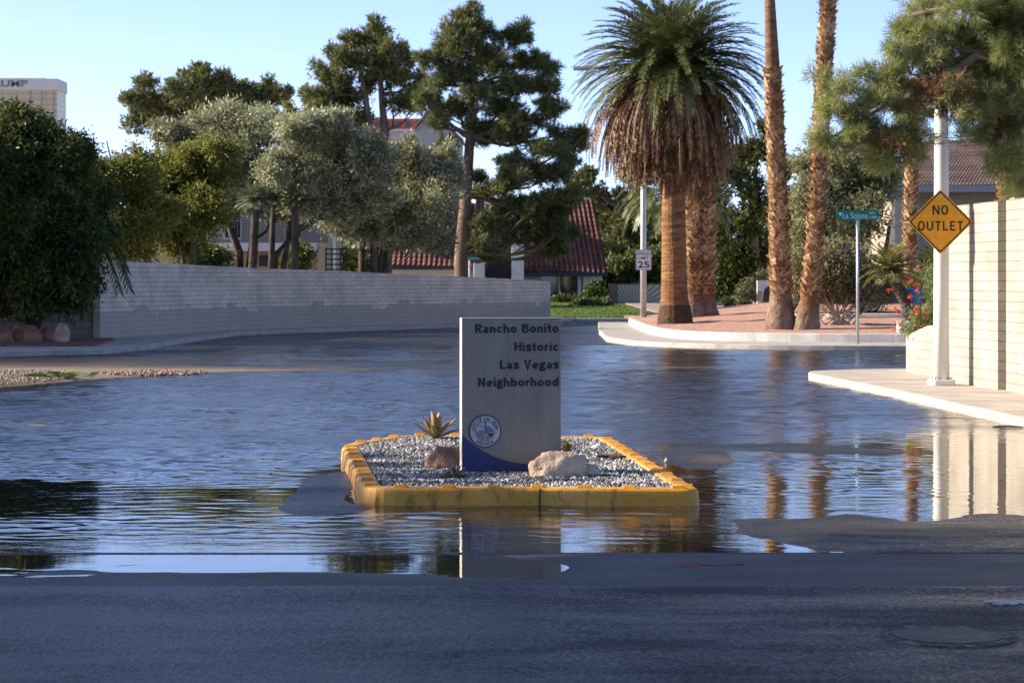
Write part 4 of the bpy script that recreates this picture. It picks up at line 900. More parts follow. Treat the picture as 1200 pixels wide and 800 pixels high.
tree('pine_tree', 'dark bushy pine rising between the tiled roof and the date palm', 195, [(712,258,24,26),(745,232,22,26),(700,232,14,20),(722,300,32,26),(688,208,14,10),(748,292,28,28),(733,262,28,28),(760,260,25,30),(738,205,14,14),(770,310,30,22),(676,216,16,12)],
     [([(725,350),(724,290),(722,240)],6,3)], 2, 'pine', 3400, L_PINE2, BARK_P, 21, 0, G1, per=10, L=7, W=.85, shell=.9)
tree('pine_tree', 'dark tall pine standing behind the date palm to the right', 190, [(882,178,22,20),(902,152,14,18),(862,210,32,26),(892,238,32,32),(852,268,36,32),(882,298,36,28),(835,240,22,36),(905,180,14,20),(915,200,16,24),(870,190,20,20),(840,290,28,30),(922,255,18,40)],
     [([(885,350),(884,260),(886,170)],7,2)], 2, 'pine', 3800, L_DARK, BARK_P, 22, 0, G1, per=10, L=7, W=.85, shell=.9)
tree('mesquite_tree', 'pale olive feathery tree right behind the two leaning palm trunks', 98, [(958,192,32,32),(1000,220,42,34),(950,238,28,30),(1008,258,38,36),(1032,212,24,28),(975,265,30,30),(985,195,24,24),(1020,180,24,24),(940,275,18,26)],
     [([(1022,360),(1010,300),(1006,255)],5,2.5),([(1030,355),(1036,310),(1042,265)],4,2),([(1012,310),(985,275),(962,268)],2.5,1.2)], 2, 'leaf', 3000, L_MESQ, BARK_D, 23, .5, per=13, L=6.5, W=.9, cr=5.5, droop=.5, shell=.9)

# the near pine whose boughs reach in from the right
near = [(1270,60,55,45),(1290,5,55,45),(1262,135,45,38),(1335,80,60,55),(1400,20,60,55),(1075,163,18,12),(1140,138,24,14),(1135,160,22,9),(1160,165,20,12),(1175,30,34,24),(1210,20,40,30),(1128,62,30,18),(1170,72,30,20),(1200,130,26,26),(1045,88,22,18),(1022,120,20,14),(1000,160,18,10),(1188,5,40,22),(1140,8,42,22),(1088,14,34,18),(1062,38,26,18),(1100,45,32,20),(1150,42,36,20),(1055,62,22,16),(1085,78,30,18),(1128,88,34,22),(962,92,13,13),(985,110,22,16),(1012,92,22,18),(1040,112,28,20),(972,128,14,12),(1005,136,24,15),(1066,122,22,18),(1118,108,26,16),(960,163,16,11),(985,172,20,12),(1022,165,30,15),(1052,160,28,16),(1040,190,26,12),(1066,186,16,10),(1150,120,34,22),(1190,90,30,26),(1172,196,16,16),(1190,185,22,26),(1192,218,18,16),(1225,60,50,50),(1230,150,40,50),(1015,150,18,12)]
dn = 33.0; s_ = dn/F
lb = lobes_px(near, dn, .9, 31)
PN = thing('pine_tree', (9.0, 34.5, .1), 'near pine reaching bright needled boughs in from the right edge', 'tree')
stems = [([np.array([9.0, 34.5, .1]), np.array([9.1, 34.5, 3.5]), np.array([9.2, 34.6, 7.0]), np.array([9.2, 34.6, 10])], [.30, .25, .2, .1]),
         ([np.array([9.1, 34.5, 5.6]), P(1215, 22, 33.4), P(1150, 62, dn), P(1090, 104, dn), P(1040, 118, dn-.2)], [.16, .10, .075, .05, .02]),
         ([np.array([9.1, 34.5, 4.9]), P(1205, 112, 33.6), P(1150, 118, dn), P(1090, 108, dn+.2), P(1040, 122, dn-.1), P(1000, 148, dn+.1), P(962, 166, dn)], [.13, .07, .05, .035, .025, .018, .008]),
         ([np.array([9.15, 34.5, 6.4]), P(1190, -10, 33.3), P(1120, 8, dn), P(1070, 18, dn)], [.14, .08, .05, .03])]
WEATH = mat('weathered_branch', [(.10,.07,.05), (.24,.18,.14), (.36,.30,.25)], 5, 8, .9, .6, .02, 18, stretch=(1,1,.5))
trunk_mesh(stems, lb, .045, 31, extra=3).build('trunk', WEATH, PN, smooth=True)
V, Q_ = needles(ragged(lb, 5, .42, 35), 6200, 30, 14.5*s_, .33*s_, 32, .3, 1.0, .28)
obj('crown', V, Q_, leaf_mat('bright_pine_needles', [(.10,.13,.04), (.24,.27,.10), (.38,.38,.18)], .35, .5, .3, .9), PN)
V, Q_ = needles(lobes_px([(1075,112,36,16),(1130,120,36,18),(1165,75,24,16),(1110,100,40,14),(1180,150,30,24),(1050,165,30,10),(1165,150,22,14)], dn, .8, 33), 720, 22, 12*s_, .4*s_, 34, -.9, 1.0, .2)
obj('dead_needles', V, Q_, leaf_mat('dead_needles', [(.12,.055,.025), (.24,.12,.06), (.33,.20,.12)], .15, .6, .2, 1), PN)

# ---- palms
def frond(b_, at, az, el, L, droop, nl, ll, lw, r, vee=.5, start=.15, pw=1.4):
    """one feather leaf: an arching midrib with leaflets down both sides, appended to (V, F)"""
    d_ = np.array([math.cos(az), math.sin(az), 0]); pts = []; k = 9
    for i in range(k):
        t_ = i/(k-1); e = el-droop*t_**pw
        if i == 0: pts.append(np.array(at, float)); continue
        pts.append(pts[-1]+(d_*math.cos(e)+np.array([0, 0, 1])*math.sin(e))*L/(k-1))
    b_.tube(pts, np.linspace(.035, .008, k), 4, False)
    side = np.array([-math.sin(az), math.cos(az), 0])
    for i in range(nl):
        t_ = start+(1-start)*i/nl; x = t_*(k-1); j = min(int(x), k-2); c_ = pts[j]*(1-(x-j))+pts[j+1]*(x-j); tg = unit(pts[j+1]-pts[j]); upv = np.cross(tg, side); upv = upv if upv[2] > 0 else -upv
        l_ = ll*(math.sin(math.pi*min(1, .22+t_*.72))**.6)
        for s__ in (-1, 1):
            ax = unit(side*s__*.8+tg*(.55+.5*t_)+upv*(vee*r.uniform(.3, 1.2))-np.array([0, 0, .25])+np.array([r.gauss(0, .1) for _ in range(3)]))
            e = c_+ax*l_*r.uniform(.8, 1.1); m_ = c_+ax*l_*.45; wv = unit(np.cross(ax, upv))*lw
            b_.add([c_, m_+wv, e, m_-wv], [(0, 1, 2, 3)])
PALMG = leaf_mat('palm_leaflets', [(.04,.055,.018), (.105,.125,.042), (.20,.21,.09)], .15, .4, .4, .5)
PALMD = leaf_mat('dead_palm_leaves', [(.07,.036,.018), (.165,.09,.046), (.32,.205,.12)], .12, .6, .2, .5)
BOOT = leaf_mat('palm_boots', [(.16,.085,.04), (.33,.20,.10), (.50,.35,.20)], .0, .8, .15, 1.5)
PTR = mat('palm_trunk', [(.085,.045,.025), (.19,.105,.055), (.27,.165,.095)], 2.5, 8, .95, .9, .05, 9, stretch=(1,1,4))
PTRG = mat('palm_foot', [(.10,.065,.045), (.20,.14,.10), (.27,.21,.16)], 3, 9, .95, 1, .06, 10, stretch=(1,1,.8))
def ring_trunk(pts, rad, amp, rings, seed, n=20):
    b = MB(); r = np.random.default_rng(seed); L = len(pts); P_ = []; Rr = []
    tot = rings
    for i in range(tot+1):
        t_ = i/tot*(L-1); j = min(int(t_), L-2); f = t_-j; P_.append(np.array(pts[j])*(1-f)+np.array(pts[j+1])*f); rr = rad[j]*(1-f)+rad[j+1]*f; Rr.append(rr*(1+amp*(1 if i % 2 else -1)*r.uniform(.3, 1)))
    b.tube(P_, Rr, n); return b
def boots(pts, rad, z0, z1, per, vstep, L, Wd, seed, out=.45):
    """old leaf bases left on a palm trunk in a spiral criss-cross"""
    r = np.random.default_rng(seed); b = MB(); z = z0; k = 0
    zs = [q[2] for q in pts]
    while z < z1:
        for i in range(per):
            a = 2*math.pi*(i+.5*(k % 2))/per+r.normal()*.07; zz_ = z+r.normal()*vstep*.15
            x = np.interp(zz_, zs, [q[0] for q in pts]); y_ = np.interp(zz_, zs, [q[1] for q in pts]); rr = np.interp(zz_, zs, rad)
            o = np.array([math.cos(a), math.sin(a), 0]); s__ = np.array([-math.sin(a), math.cos(a), 0]); up_ = np.array([0, 0, 1.])
            l_, w_ = L*r.uniform(.6, 1.25), Wd*r.uniform(.7, 1.15); lean = s__*r.normal()*.25
            c_ = np.array([x, y_, zz_])+o*rr*.93; tip = c_+(up_*.8+o*out*r.uniform(.4, 1.5)+lean)*l_
            md = c_+(up_*.45+o*out*.35)*l_
            V = [c_-s__*w_, c_+s__*w_, md+s__*w_*.75+o*.01, tip+s__*w_*.38, tip-s__*w_*.38, md-s__*w_*.75+o*.01]
            b.add(V+[q-o*.035-up_*.01 for q in V], [(0,1,2,5), (5,2,3,4), (9,8,11,10)[::-1], (3,2,8,9), (4,3,9,10), (5,4,10,11), (0,5,11,6)])
        z += vstep; k += 1
    return b
# the feather palm on the corner
def base_on_bed(px, py):
    d_ = 70.0
    for _ in range(80): z = bedz((px-600)*d_/F, d_); d_ = .6*d_+.4*F*(H-z)/(py-HY)
    return np.array([(px-600)*d_/F, d_, z-.04])
q = base_on_bed(791, 379); D = q[1]; s_ = D/F
DP = thing('date_palm', q, 'massive feather palm with a green top over a brown skirt of dead fronds', 'palm tree')
ctr = P(787, 78, D+.3)
tp = [q+np.array([0,0,-.1]), q+np.array([0,0,.35]), q+np.array([-.02,0,1.0]), q+np.array([-.03,0,2.4]), P(789, 200, D+.1), ctr]
ring_trunk(tp, np.array([20, 18.2, 15.6, 14.6, 14.0, 14])*s_, .018, 130, 1).build('trunk', mat('date_palm_trunk', [(.11,.05,.022), (.23,.115,.05), (.32,.175,.085)], 2, 8, .95, .9, .05, 7, stretch=(1,1,5)), DP)
ring_trunk([q+np.array([0,0,-.1]), q+np.array([0,0,.25]), q+np.array([0,0,.62])], np.array([21.6, 20.4, 17.9])*s_, .01, 12, 2).build('root_mass', mat('palm_root', [(.05,.028,.018), (.10,.06,.04)], 4, 8, .95, 1, .06, 12), DP)
b = MB(); r = random.Random(5)
for i in range(230):
    az = i*2.39996+r.uniform(-.2, .2); t_ = (i/229)**.8; el = R(86-84*t_+r.uniform(-8, 8))
    frond(b, ctr+np.array([math.cos(az)*.25, math.sin(az)*.25, -.5*t_+.25]), az, el, (92+36*t_)*s_*r.uniform(.9, 1.05), R(58+14*t_), 54, 15*s_, .72*s_, r, .45)
b.build('crown', PALMG, DP)
b = MB(); r = random.Random(6)
for i in range(640):
    az = r.uniform(0, 6.283); t_ = r.random()**.8; el = R(18-80*t_+r.uniform(-7, 7)); L_ = (143-32*t_)*s_*r.uniform(.62, 1.06)
    frond(b, ctr+np.array([math.cos(az)*.35, math.sin(az)*.35, -.30-.7*t_]), az, el, L_, max(.1, R(88)+el+R(r.uniform(-4, 4))), 36, 10*s_, 1.2*s_, r, -.6, .10, .85)
b.build('dead_skirt', PALMD, DP)

def fan_palm(px, py, stem, r_px, label, boots_from, boots_to, seed, foot=True, crown=None, skirt=None, base=None, nper=12):
    q = base if base is not None else base_on_bed(px, py); D = q[1]; s_ = D/F
    root = thing('fan_palm', q, label, 'palm tree')
    pts = [q+np.array([0,0,-.1])]+[np.array([(a-600)*s_, D, H+(HY-b_)*s_]) for a, b_ in stem]
    rad = np.array(r_px)*s_
    ring_trunk(pts, rad, .012, 90, seed).build('trunk', PTR, root)
    zz_ = lambda y_: H+(HY-y_)*s_
    boots(pts, rad, zz_(boots_from), zz_(boots_to), nper, 4.8*s_, 9.0*s_, 3.9*s_, seed).build('leaf_bases', BOOT, root)
    if foot:
        k = 2; ft = [q+np.array([0,0,-.12]), q+np.array([0,0,.12]), pts[1]*.5+pts[0]*.5, pts[1]]
        b = MB(); pr = [(0, 1.12), (.12, 1.14), (.28, 1.07), (.45, .97), (.62, .88), (.8, .80), (.95, .75), (1.05, .70)]; hh = pts[1][2]-q[2]; V = []; nn_ = 26; rr = []
        for h_, f in pr:
            for j in range(nn_):
                a = 2*math.pi*j/nn_; c_ = np.array([q[0]+(pts[1][0]-q[0])*h_, q[1], q[2]-.1+hh*h_]); o = np.array([math.cos(a), math.sin(a), 0]); f2 = f*(1+.10*mnoise.fractal(Vector((o[0]*2.5+seed, o[1]*2.5, h_*5)), .8, 2, 4)); V.append(c_+o*rad[0]*f2)
        obj('trunk_foot', V, [(i*nn_+j, i*nn_+(j+1) % nn_, (i+1)*nn_+(j+1) % nn_, (i+1)*nn_+j) for i in range(len(pr)-1) for j in range(nn_)], PTRG, root, smooth=True)
    if crown is not None:
        c_ = pts[-1]; b = MB(); r = random.Random(seed)
        for i in range(34):                            # fan leaves: stalk and a pleated blade of pointed segments
            az = i*2.4; el = R(80-120*i/34+r.uniform(-8, 8)); d_ = np.array([math.cos(az)*math.cos(el), math.sin(az)*math.cos(el), math.sin(el)]); L_ = crown*r.uniform(.85, 1.1)
            e = c_+d_*L_*.55; b.tube([c_, e], [.025, .015], 4, False); sd2 = np.array([-math.sin(az), math.cos(az), 0]); upv = np.cross(d_, sd2)
            for j in range(15):
                aa = R(-78+156*j/14); ax = d_*math.cos(aa)+sd2*math.sin(aa); tip = e+ax*L_*.5-np.array([0, 0, .12*L_*abs(math.sin(aa))+.08*L_]); m_ = e+ax*L_*.28; wv = unit(np.cross(ax, upv))*L_*.03
                b.add([e, m_+wv, tip, m_-wv], [(0, 1, 2, 3)])
        b.build('crown', PALMG, root)
    if skirt is not None:
        b = MB(); r = random.Random(seed+3); z1, z0, w_ = skirt; zt, zl = zz_(z1), zz_(z0); x0 = pts[-1][0]
        for i in range(260):
            a = r.uniform(0, 6.28); top_ = r.uniform(.0, .5); zs_ = zt-(zt-zl)*top_; rr_ = rad[-1]*1.0; x = np.interp(zs_, [p_[2] for p_ in pts], [p_[0] for p_ in pts])
            c_ = np.array([x+math.cos(a)*rr_, D+math.sin(a)*rr_, zs_]); o = np.array([math.cos(a), math.sin(a), 0])
            m_ = c_+o*w_*s_*r.uniform(.4, 1)-np.array([0, 0, (zt-zl)*.25]); e = m_-o*w_*s_*.2-np.array([0, 0, (zt-zl)*r.uniform(.15, .35)]); sw_ = np.array([-o[1], o[0], 0])*r.uniform(.8, 2.2)*s_
            b.add([c_-sw_*.4, c_+sw_*.4, m_+sw_, e, m_-sw_], [(0, 1, 2, 4), (4, 2, 3)])
        b.build('dead_skirt', PALMD, root)
    return root
fan_palm(814, 371, [(813, 340), (812, 260), (811, 205), (808, 150)], [16, 12.5, 10.8, 10.2, 9.5], 'criss-cross barked palm close behind the orange date palm trunk', 345, 205, 41, skirt=(172, 240, 9))
fan_palm(829, 370, [(827, 340), (829, 260), (828, 205), (824, 150)], [13, 10, 8.6, 8, 7.5], 'rightmost criss-cross barked palm of the trio under the brown skirt', 345, 205, 42, skirt=(172, 228, 7))
fan_palm(915, 386, [(915, 342), (912, 250), (906, 100), (902, 0), (900, -170)], [17.5, 12.5, 10.2, 9.3, 6.2, 6.0], 'left one of two leaning palms with swollen grey feet on red gravel', 345, 84, 43, crown=2.4)
fan_palm(944, 386, [(949, 345), (957, 250), (965, 100), (971, 0), (975, -190)], [14.5, 11, 9.0, 8.6, 8.3, 8.0], 'right one of two leaning palms with shaggy bark up to the top', 348, -150, 44, crown=2.4)
q = np.array([(1066-600)*93/F, 93, .5]); fan_palm(0, 0, [(1066, 310), (1067, 250), (1069, 190), (1071, 120)], [8, 7, 6.6, 6.4, 6.2], 'short fan palm with a pale trunk before the brown roofed house', 312, 182, 45, foot=False, crown=1.3, base=q, nper=8)
q = np.array([(1183-600)*37.5/F+.0, 37.5, .1]); fan_palm(0, 0, [(1183, 250), (1184, 185), (1186, 140), (1187, 105)], [16, 14, 13, 12.5, 12], 'rough barked palm with rusty dead leaves behind the right wall', 260, 120, 46, foot=False, crown=.9, skirt=(95, 165, 16), base=q, nper=10)

# feather palm in the shade further back
q = np.array([(793-600)*118/F, 118, .1]); DP2 = thing('date_palm', q, 'shaded drooping feather palm far behind the three palm trunks', 'palm tree'); s_ = 118/F
c_ = P(795, 228, 118); ring_trunk([q, c_], [.4, .36], .02, 30, 7).build('trunk', PTR, DP2)
b = MB(); r = random.Random(8)
for i in range(70):
    az = i*2.39996; t_ = i/69; frond(b, c_+np.array([0, 0, .2-.3*t_]), az, R(72-70*t_+r.uniform(-8, 8)), 88*s_*r.uniform(.85, 1.05), R(85), 30, 17*s_, .7*s_, r, .1)
b.build('crown', PALMG, DP2)

# fan palm heads showing under the olives, and a leaning cycad-like palm
def head_palm(px, py, d, zb, px0, py0, rad_, n_, label, seed, m=None, name='small_palm', lean=None):
    q = np.array([(px0-600)*d/F, d, zb]); c_ = P(px, py, d); root = thing(name, q, label, 'palm tree'); r = random.Random(seed); s_ = d/F
    b = ring_trunk([q, q*.5+c_*.5+np.array([.05, 0, .0]), c_], [rad_*.24, rad_*.2, rad_*.18], .06, 26, seed); b.build('trunk', BARK_D, root)
    b = MB()
    for i in range(n_):
        az = i*2.39996; t_ = i/(n_-1); frond(b, c_, az, R(85-95*t_+r.uniform(-8, 8)), rad_*r.uniform(.85, 1.1), R(45), 16, rad_*.36, rad_*.022, r, .2)
    b.build('crown', m or PALMG, root)
SPIK = leaf_mat('pale_spiky_leaves', [(.09,.115,.06), (.19,.22,.13), (.31,.34,.23)], .15, .45, .35, .8)
head_palm(300, 236, 90, .1, 290, 322, .82, 60, 'spiky pale headed palm under the left olive tree', 51, SPIK)
head_palm(346, 236, 90, .1, 343, 322, .72, 50, 'darker spiky palm head under the forked olive tree', 52)
head_palm(1043, 318, 64, .40, 1074, 362, .85, 46, 'short palm leaning left on a thick brown curved stem', 53, leaf_mat('yellow_palm_leaves', [(.07,.085,.02), (.16,.16,.05), (.27,.24,.10)], .2, .5, .3, 1))
head_palm(1092, 315, 72, .45, 1092, 362, .8, 44, 'low bushy palm behind the white light pole', 54, leaf_mat('green_palm_leaves', [(.05,.075,.02), (.11,.14,.04), (.2,.21,.09)], .2, .5, .3, 1))

# ---- shrubs
def shrub(name, label, d, lobes, zb, n, lm, seed, stems=None, **kw):
    s_ = d/F; lb = lobes_px(lobes, d, .8, seed); x0 = np.mean([l[0][0] for l in lb]); root = thing(name, (x0, d, zb), label, 'shrub', kw.get('group'))
    b = MB(); r = random.Random(seed)
    for c_, rd in lb:
        for e in range(2): b.tube(spine([x0+r.uniform(-.5, .5)*(c_[0]-x0), d, zb-.05], c_+rd*np.array([r.uniform(-.5, .5), r.uniform(-.5, .5), -.1]), 0, seed+e, 5), np.linspace(kw.get('sr', 1.0)*s_, .3*s_, 5), 5, False)
    b.build('stem', kw.get('sm', BARK_D), root)
    V, Q_ = leaves(lb, n, kw.get('per', 10), kw.get('L', 5)*s_, kw.get('W', 1.3)*s_, seed, kw.get('cr', 4)*s_, kw.get('droop', 0), kw.get('shell', 1.5)); obj('foliage', V, Q_, lm, root); return root, lb
PALE = mat('pale_stems', [(.28,.24,.19), (.42,.37,.31)], 6, 6, .9)
sr, lb = shrub('flowering_shrub', 'broad dusty shrub with purple flowers right of the leaning palms', 69, [(960,318,40,28),(992,336,36,22),(936,335,12,20),(972,296,24,16),(1000,312,24,20),(940,305,14,16),(1025,335,22,22),(955,345,25,12),(1012,345,20,14),(1040,338,14,16)], .45, 1900, L_GREYSH, 61, sm=PALE, sr=1.3, per=12, L=4.5, W=1.1, cr=4)
PUR = flat('purple_petals', (.24,.16,.36), .6)
for i in range(26):
    c_, rd = lb[i % len(lb)]; u_ = unit(np.random.default_rng(i).normal(size=3)-np.array([0, .8, -.4])); V, Q_ = leaves([(c_+u_*rd, np.full(3, .05))], 1, 12, 2.0*78/F, .8*78/F, i, .05); obj('flower', V, Q_, PUR, sr)
sr, lb = shrub('flowering_shrub', 'wispy green shrub with red flowers behind the low cream wall', 41.6, [(1080,372,16,14),(1100,352,14,24),(1110,330,10,26),(1068,385,10,9),(1090,382,18,10),(1112,368,8,20),(1096,325,12,20)], .1, 620, leaf_mat('wispy_leaves', [(.08,.11,.03), (.16,.19,.06), (.26,.28,.12)], .25, .5, .3, 2), 63, per=12, L=6, W=.5, cr=5, sr=.8)
RED = leaf_mat('red_petals', [(.60,.02,.012), (.75,.05,.02), (.8,.12,.03)], .25, .5, .3, 2)
r = np.random.default_rng(9); s_ = 41.2/F
for px, py in [(1076,314),(1068,329),(1074,334),(1067,349),(1042,341),(1050,362),(1052,365),(1074,361),(1075,366),(1053,380),(1049,386),(1116,346),(1082,382),(1073,340),(1083,368)]:
    c_ = P(px, py, 41.2); V, Q_ = leaves([(c_, np.array([1.5, 1.5, 1.2])*s_)], 5, 5, 2.4*s_, .9*s_, int(px*py) % 997, .9*s_); obj('flower', V, Q_, RED, sr)
    pts = spine(P(1080, 392, 41.5), c_, -.05, int(px), 5, .02); MB().tube(pts, [.008, .007, .006, .005, .004], 4, False).build('flower_stalk', leaf_mat('stalk', [(.1,.12,.04), (.15,.17,.06)], 0), sr) if py > 345 or px > 1070 else None
shrub('round_shrub', 'round clipped shrub under the picture window end of the tiled house', 150, [(697,338,11,9),(697,345,11,8)], 0, 300, L_SHRUB, 64, L=3.5, W=1.2, cr=2.2)
shrub('low_shrub', 'wide low clipped hedge on the lawn before the tiled house', 140, [(690,357,16,6),(706,358,12,6),(677,360,9,4)], 0, 420, L_SHRUB, 65, L=3.2, W=1.2, cr=2.2)
shrub('low_shrub', 'narrow dark clipped hedge right below the picture window', 158, [(660,352,14,4),(678,352,10,4)], 0, 300, L_DARK, 66, L=3, W=1.1, cr=2)
shrub('dark_shrub', 'large dark bush right of the criss-cross palm trunks', 120, [(852,322,22,26),(868,310,20,24),(842,335,14,16),(875,335,16,16)], 0, 900, L_DARK, 67, L=5, W=1.5, cr=4)
shrub('dark_shrub', 'dark tree-like bush above the sunburst gate', 172, [(728,318,24,16),(760,312,26,20),(780,325,20,18),(712,330,12,14)], 0, 900, L_DARK, 68, L=5, W=1.5, cr=4)
shrub('dry_shrub', 'thin leggy dry bush on the path between the palms', 110, [(885,338,12,14),(898,330,10,16),(872,345,10,8),(905,345,12,12)], 0, 260, L_GREYSH, 69, L=4.5, W=1, cr=4)
shrub('low_shrub', 'little round green shrub left of the pale boulder on the path', 100, [(852,354,6,4.5)], 0, 110, L_SHRUB, 70, L=2.6, W=1, cr=1.5)
shrub('low_shrub', 'little round green shrub right of the pale boulder on the path', 98, [(872,357,6,3.5)], 0, 100, L_SHRUB, 71, L=2.6, W=1, cr=1.5)
shrub('low_shrub', 'pale green tuft at the foot of the white plastered wall', 95, [(893,362,7,5)], 0, 100, L_MESQ, 72, L=3, W=.8, cr=1.5)
shrub('dark_shrub', 'dark bushy clump showing over the wall between olive trunks', 93, [(250,302,20,12),(232,300,14,12),(352,300,12,14),(345,308,14,10)], 0, 500, L_SHRUB, 73, L=5, W=1.3, cr=4)
shrub('dark_shrub', 'dark shrubs below the brown roofed house', 88, [(1010,350,24,16),(1035,345,16,14),(1085,340,20,22)], .55, 600, L_SHRUB, 74, L=4.5, W=1.2, cr=4)
q = G(831, 361, 0); boulder('boulder', q, .9, .6, .6, stone_mat('path_rock', (.30,.25,.2), (.42,.36,.3), (.5,.44,.38)), 'pale boulder on the path between two little shrubs', seed=31)
for i, (px, py) in enumerate([(975, 371), (990, 372)]):
    q = np.array([(px-600)*73/F, 73, bedz((px-600)*73/F, 73)]); boulder('rock', q, .28-.06*i, .2, .16, stone_mat('tan_bed_rock', (.28,.19,.14), (.42,.31,.25), (.5,.4,.33)), ['broad tan rock under the purple flowered shrub', 'smaller tan rock right of the broad one under the shrub'][i], 'rock', 33+i)
# far woods closing the horizon between the houses
r = np.random.default_rng(77); lb = []
for px in range(-60, 1300, 26):
    d_ = r.uniform(215, 300); hgt = r.uniform(16, 46); s_ = d_/F; lb.append((P(px+r.uniform(-10, 10), 325-hgt*.45, d_), np.array([26*s_, 20*s_, hgt*s_*.9])))
V, Q_ = leaves(lb, 5200, 9, .95, .32, 78, 1.1, 0, .9); tag(obj('far_woods', V, Q_, L_DARK, loc=(0,250,0)), 'far dark belt of trees along the horizon', 'woods', kind='stuff')
# lawn blades
n_ = 30000; gx_ = np.column_stack([rng.uniform(-2.9, 8.5, n_), 101+67*rng.random(n_)**1.5, np.full(n_, .05)]); gx_ = gx_[(gx_[:, 1] > 104) | (gx_[:, 0] < 5)]
ax = unit(rng.normal(size=(len(gx_), 3))*np.array([.4, .4, .1])+np.array([0, 0, 1])); V, Q_ = diamonds(gx_, ax, unit(rng.normal(size=(len(gx_), 3))), np.full(len(gx_), .11), np.full(len(gx_), .02))
tag(obj('grass', V, Q_, leaf_mat('grass_blades', [(.04,.085,.015), (.08,.14,.03), (.13,.19,.05)], .3, .5, .2, .5), loc=(3,120,.05)), 'short bright lawn before the red tiled house', 'grass', kind='stuff')
# trees along the near left, beyond the picture edge: they shade the street mouth
def side_tree(x, y_, h_, rx, label, seed, n=420):
    root = thing('street_tree', (x, y_, 0), label, 'tree', 'street trees left of the picture'); r = np.random.default_rng(seed)
    lb = [(np.array([x+r.uniform(-.5, .5)*rx, y_+r.uniform(-.7, .7)*rx, h_*r.uniform(.35, .82)]), np.array([rx*.7, rx*.8, h_*.2])) for _ in range(11)]
    trunk_mesh([([np.array([x, y_, -.1]), np.array([x, y_, h_*.4]), np.array([x+.2, y_, h_*.75])], [.3, .22, .1])], lb, .12, seed, extra=1).build('trunk', BARK_D, root)
    V, Q_ = leaves(lb, n, 12, .42, .13, seed, .5, 0, .7); obj('crown', V, Q_, L_DARK, root)
for i, (x, y_, h_, rx) in enumerate([(-15, -2, 12.5, 4.4), (-15.5, 4.5, 12.5, 4.4), (-14.5, 10.2, 12.5, 4.2), (-15.5, 13.8, 11.5, 3.4), (-18, 20.8, 8.5, 2.8), (-18.5, 25.4, 8.6, 2.8), (-20.5, 32.5, 7.6, 3.2), (-20.5, 59, 9.2, 3.6), (-21, 65, 9.4, 3.6)]):
    side_tree(x, y_, h_, rx, 'leafy street tree standing left of the flooded street outside the picture', 90+i, 1000)
# ------------------------------------------------------------------ buildings, gate, car
def tile_plane(name, A, B, C, D_, ncol, nrow, amp, m, parent, thick=.18, step=.05):
    """a roof face A (low left) B (low right) C (top right) D (top left) of barrel tiles"""
    A, B, C, D_ = (np.array(q, float) for q in (A, B, C, D_)); nn = np.cross(B-A, D_-A); nn /= np.linalg.norm(nn)
    if nn[2] < 0: nn = -nn
    nc = ncol*6; us_ = np.linspace(0, 1, nc+1); V = []; rows = []
    for j in range(nrow):
        rows += [(j/nrow, step), ((j+1)/nrow-1e-4, 0.0)]
    for v_, st in rows:
        for k, u_ in enumerate(us_):
            p_ = (A*(1-u_)+B*u_)*(1-v_)+(D_*(1-u_)+C*u_)*v_; ph = u_*ncol*2*math.pi
            V.append(p_+nn*(amp*max(-.35, math.sin(ph))+st))
    w_ = nc+1; fi = np.arange(len(rows)*w_).reshape(len(rows), w_)
    fs = np.stack([fi[:-1,:-1], fi[:-1,1:], fi[1:,1:], fi[1:,:-1]], -1).reshape(-1, 4).tolist()
    o = len(V); V += [A-nn*thick, B-nn*thick, C-nn*thick, D_-nn*thick]; l_ = len(rows)-1
    fs += [[o, o+3, o+2, o+1], [0, o, o+1, w_-1][::-1], [l_*w_, l_*w_+w_-1, o+2, o+3][::-1]]
    fs += [[o]+[i*w_ for i in range(len(rows))]+[o+3], ([o+1]+[i*w_+w_-1 for i in range(len(rows))]+[o+2])[::-1]]
    return obj(name, V, fs, m, parent)
REDT = mat('red_clay_tile', [(.075,.030,.025), (.135,.055,.043), (.22,.098,.074)], .9, 8, .75, .2, .02, 20)
BRNT = mat('brown_clay_tile', [(.21,.145,.11), (.34,.245,.19), (.44,.335,.27)], .9, 8, .8, .2, .02, 20)
STW = mat('white_stucco', [(.54,.53,.51), (.66,.65,.62)], 2, 8, .9, .3, .01, 40); STC = mat('cream_stucco', [(.36,.275,.17), (.45,.35,.225)], 2, 8, .9, .3, .01, 40)
STT = mat('tan_stucco', [(.40,.335,.26), (.49,.42,.335)], 2, 8, .9, .3, .01, 40); NAVY = flat('navy_trim', (.02,.025,.045), .5)
m_, t, p = new_mat('window_glass'); p.inputs['Base Color'].default_value = (.02,.03,.032,1); p.inputs['Roughness'].default_value = .03; p.inputs['Specular IOR Level'].default_value = .9; GLASS = m_
def B3(d, x0, x1, y0, y1, dep, name, m, parent, dz=0):
    s_ = d/F; return MB().box((x0-600)*s_, (x1-600)*s_, d, d+dep, H+(HY-y1)*s_, H+(HY-y0)*s_).build(name, m, parent)
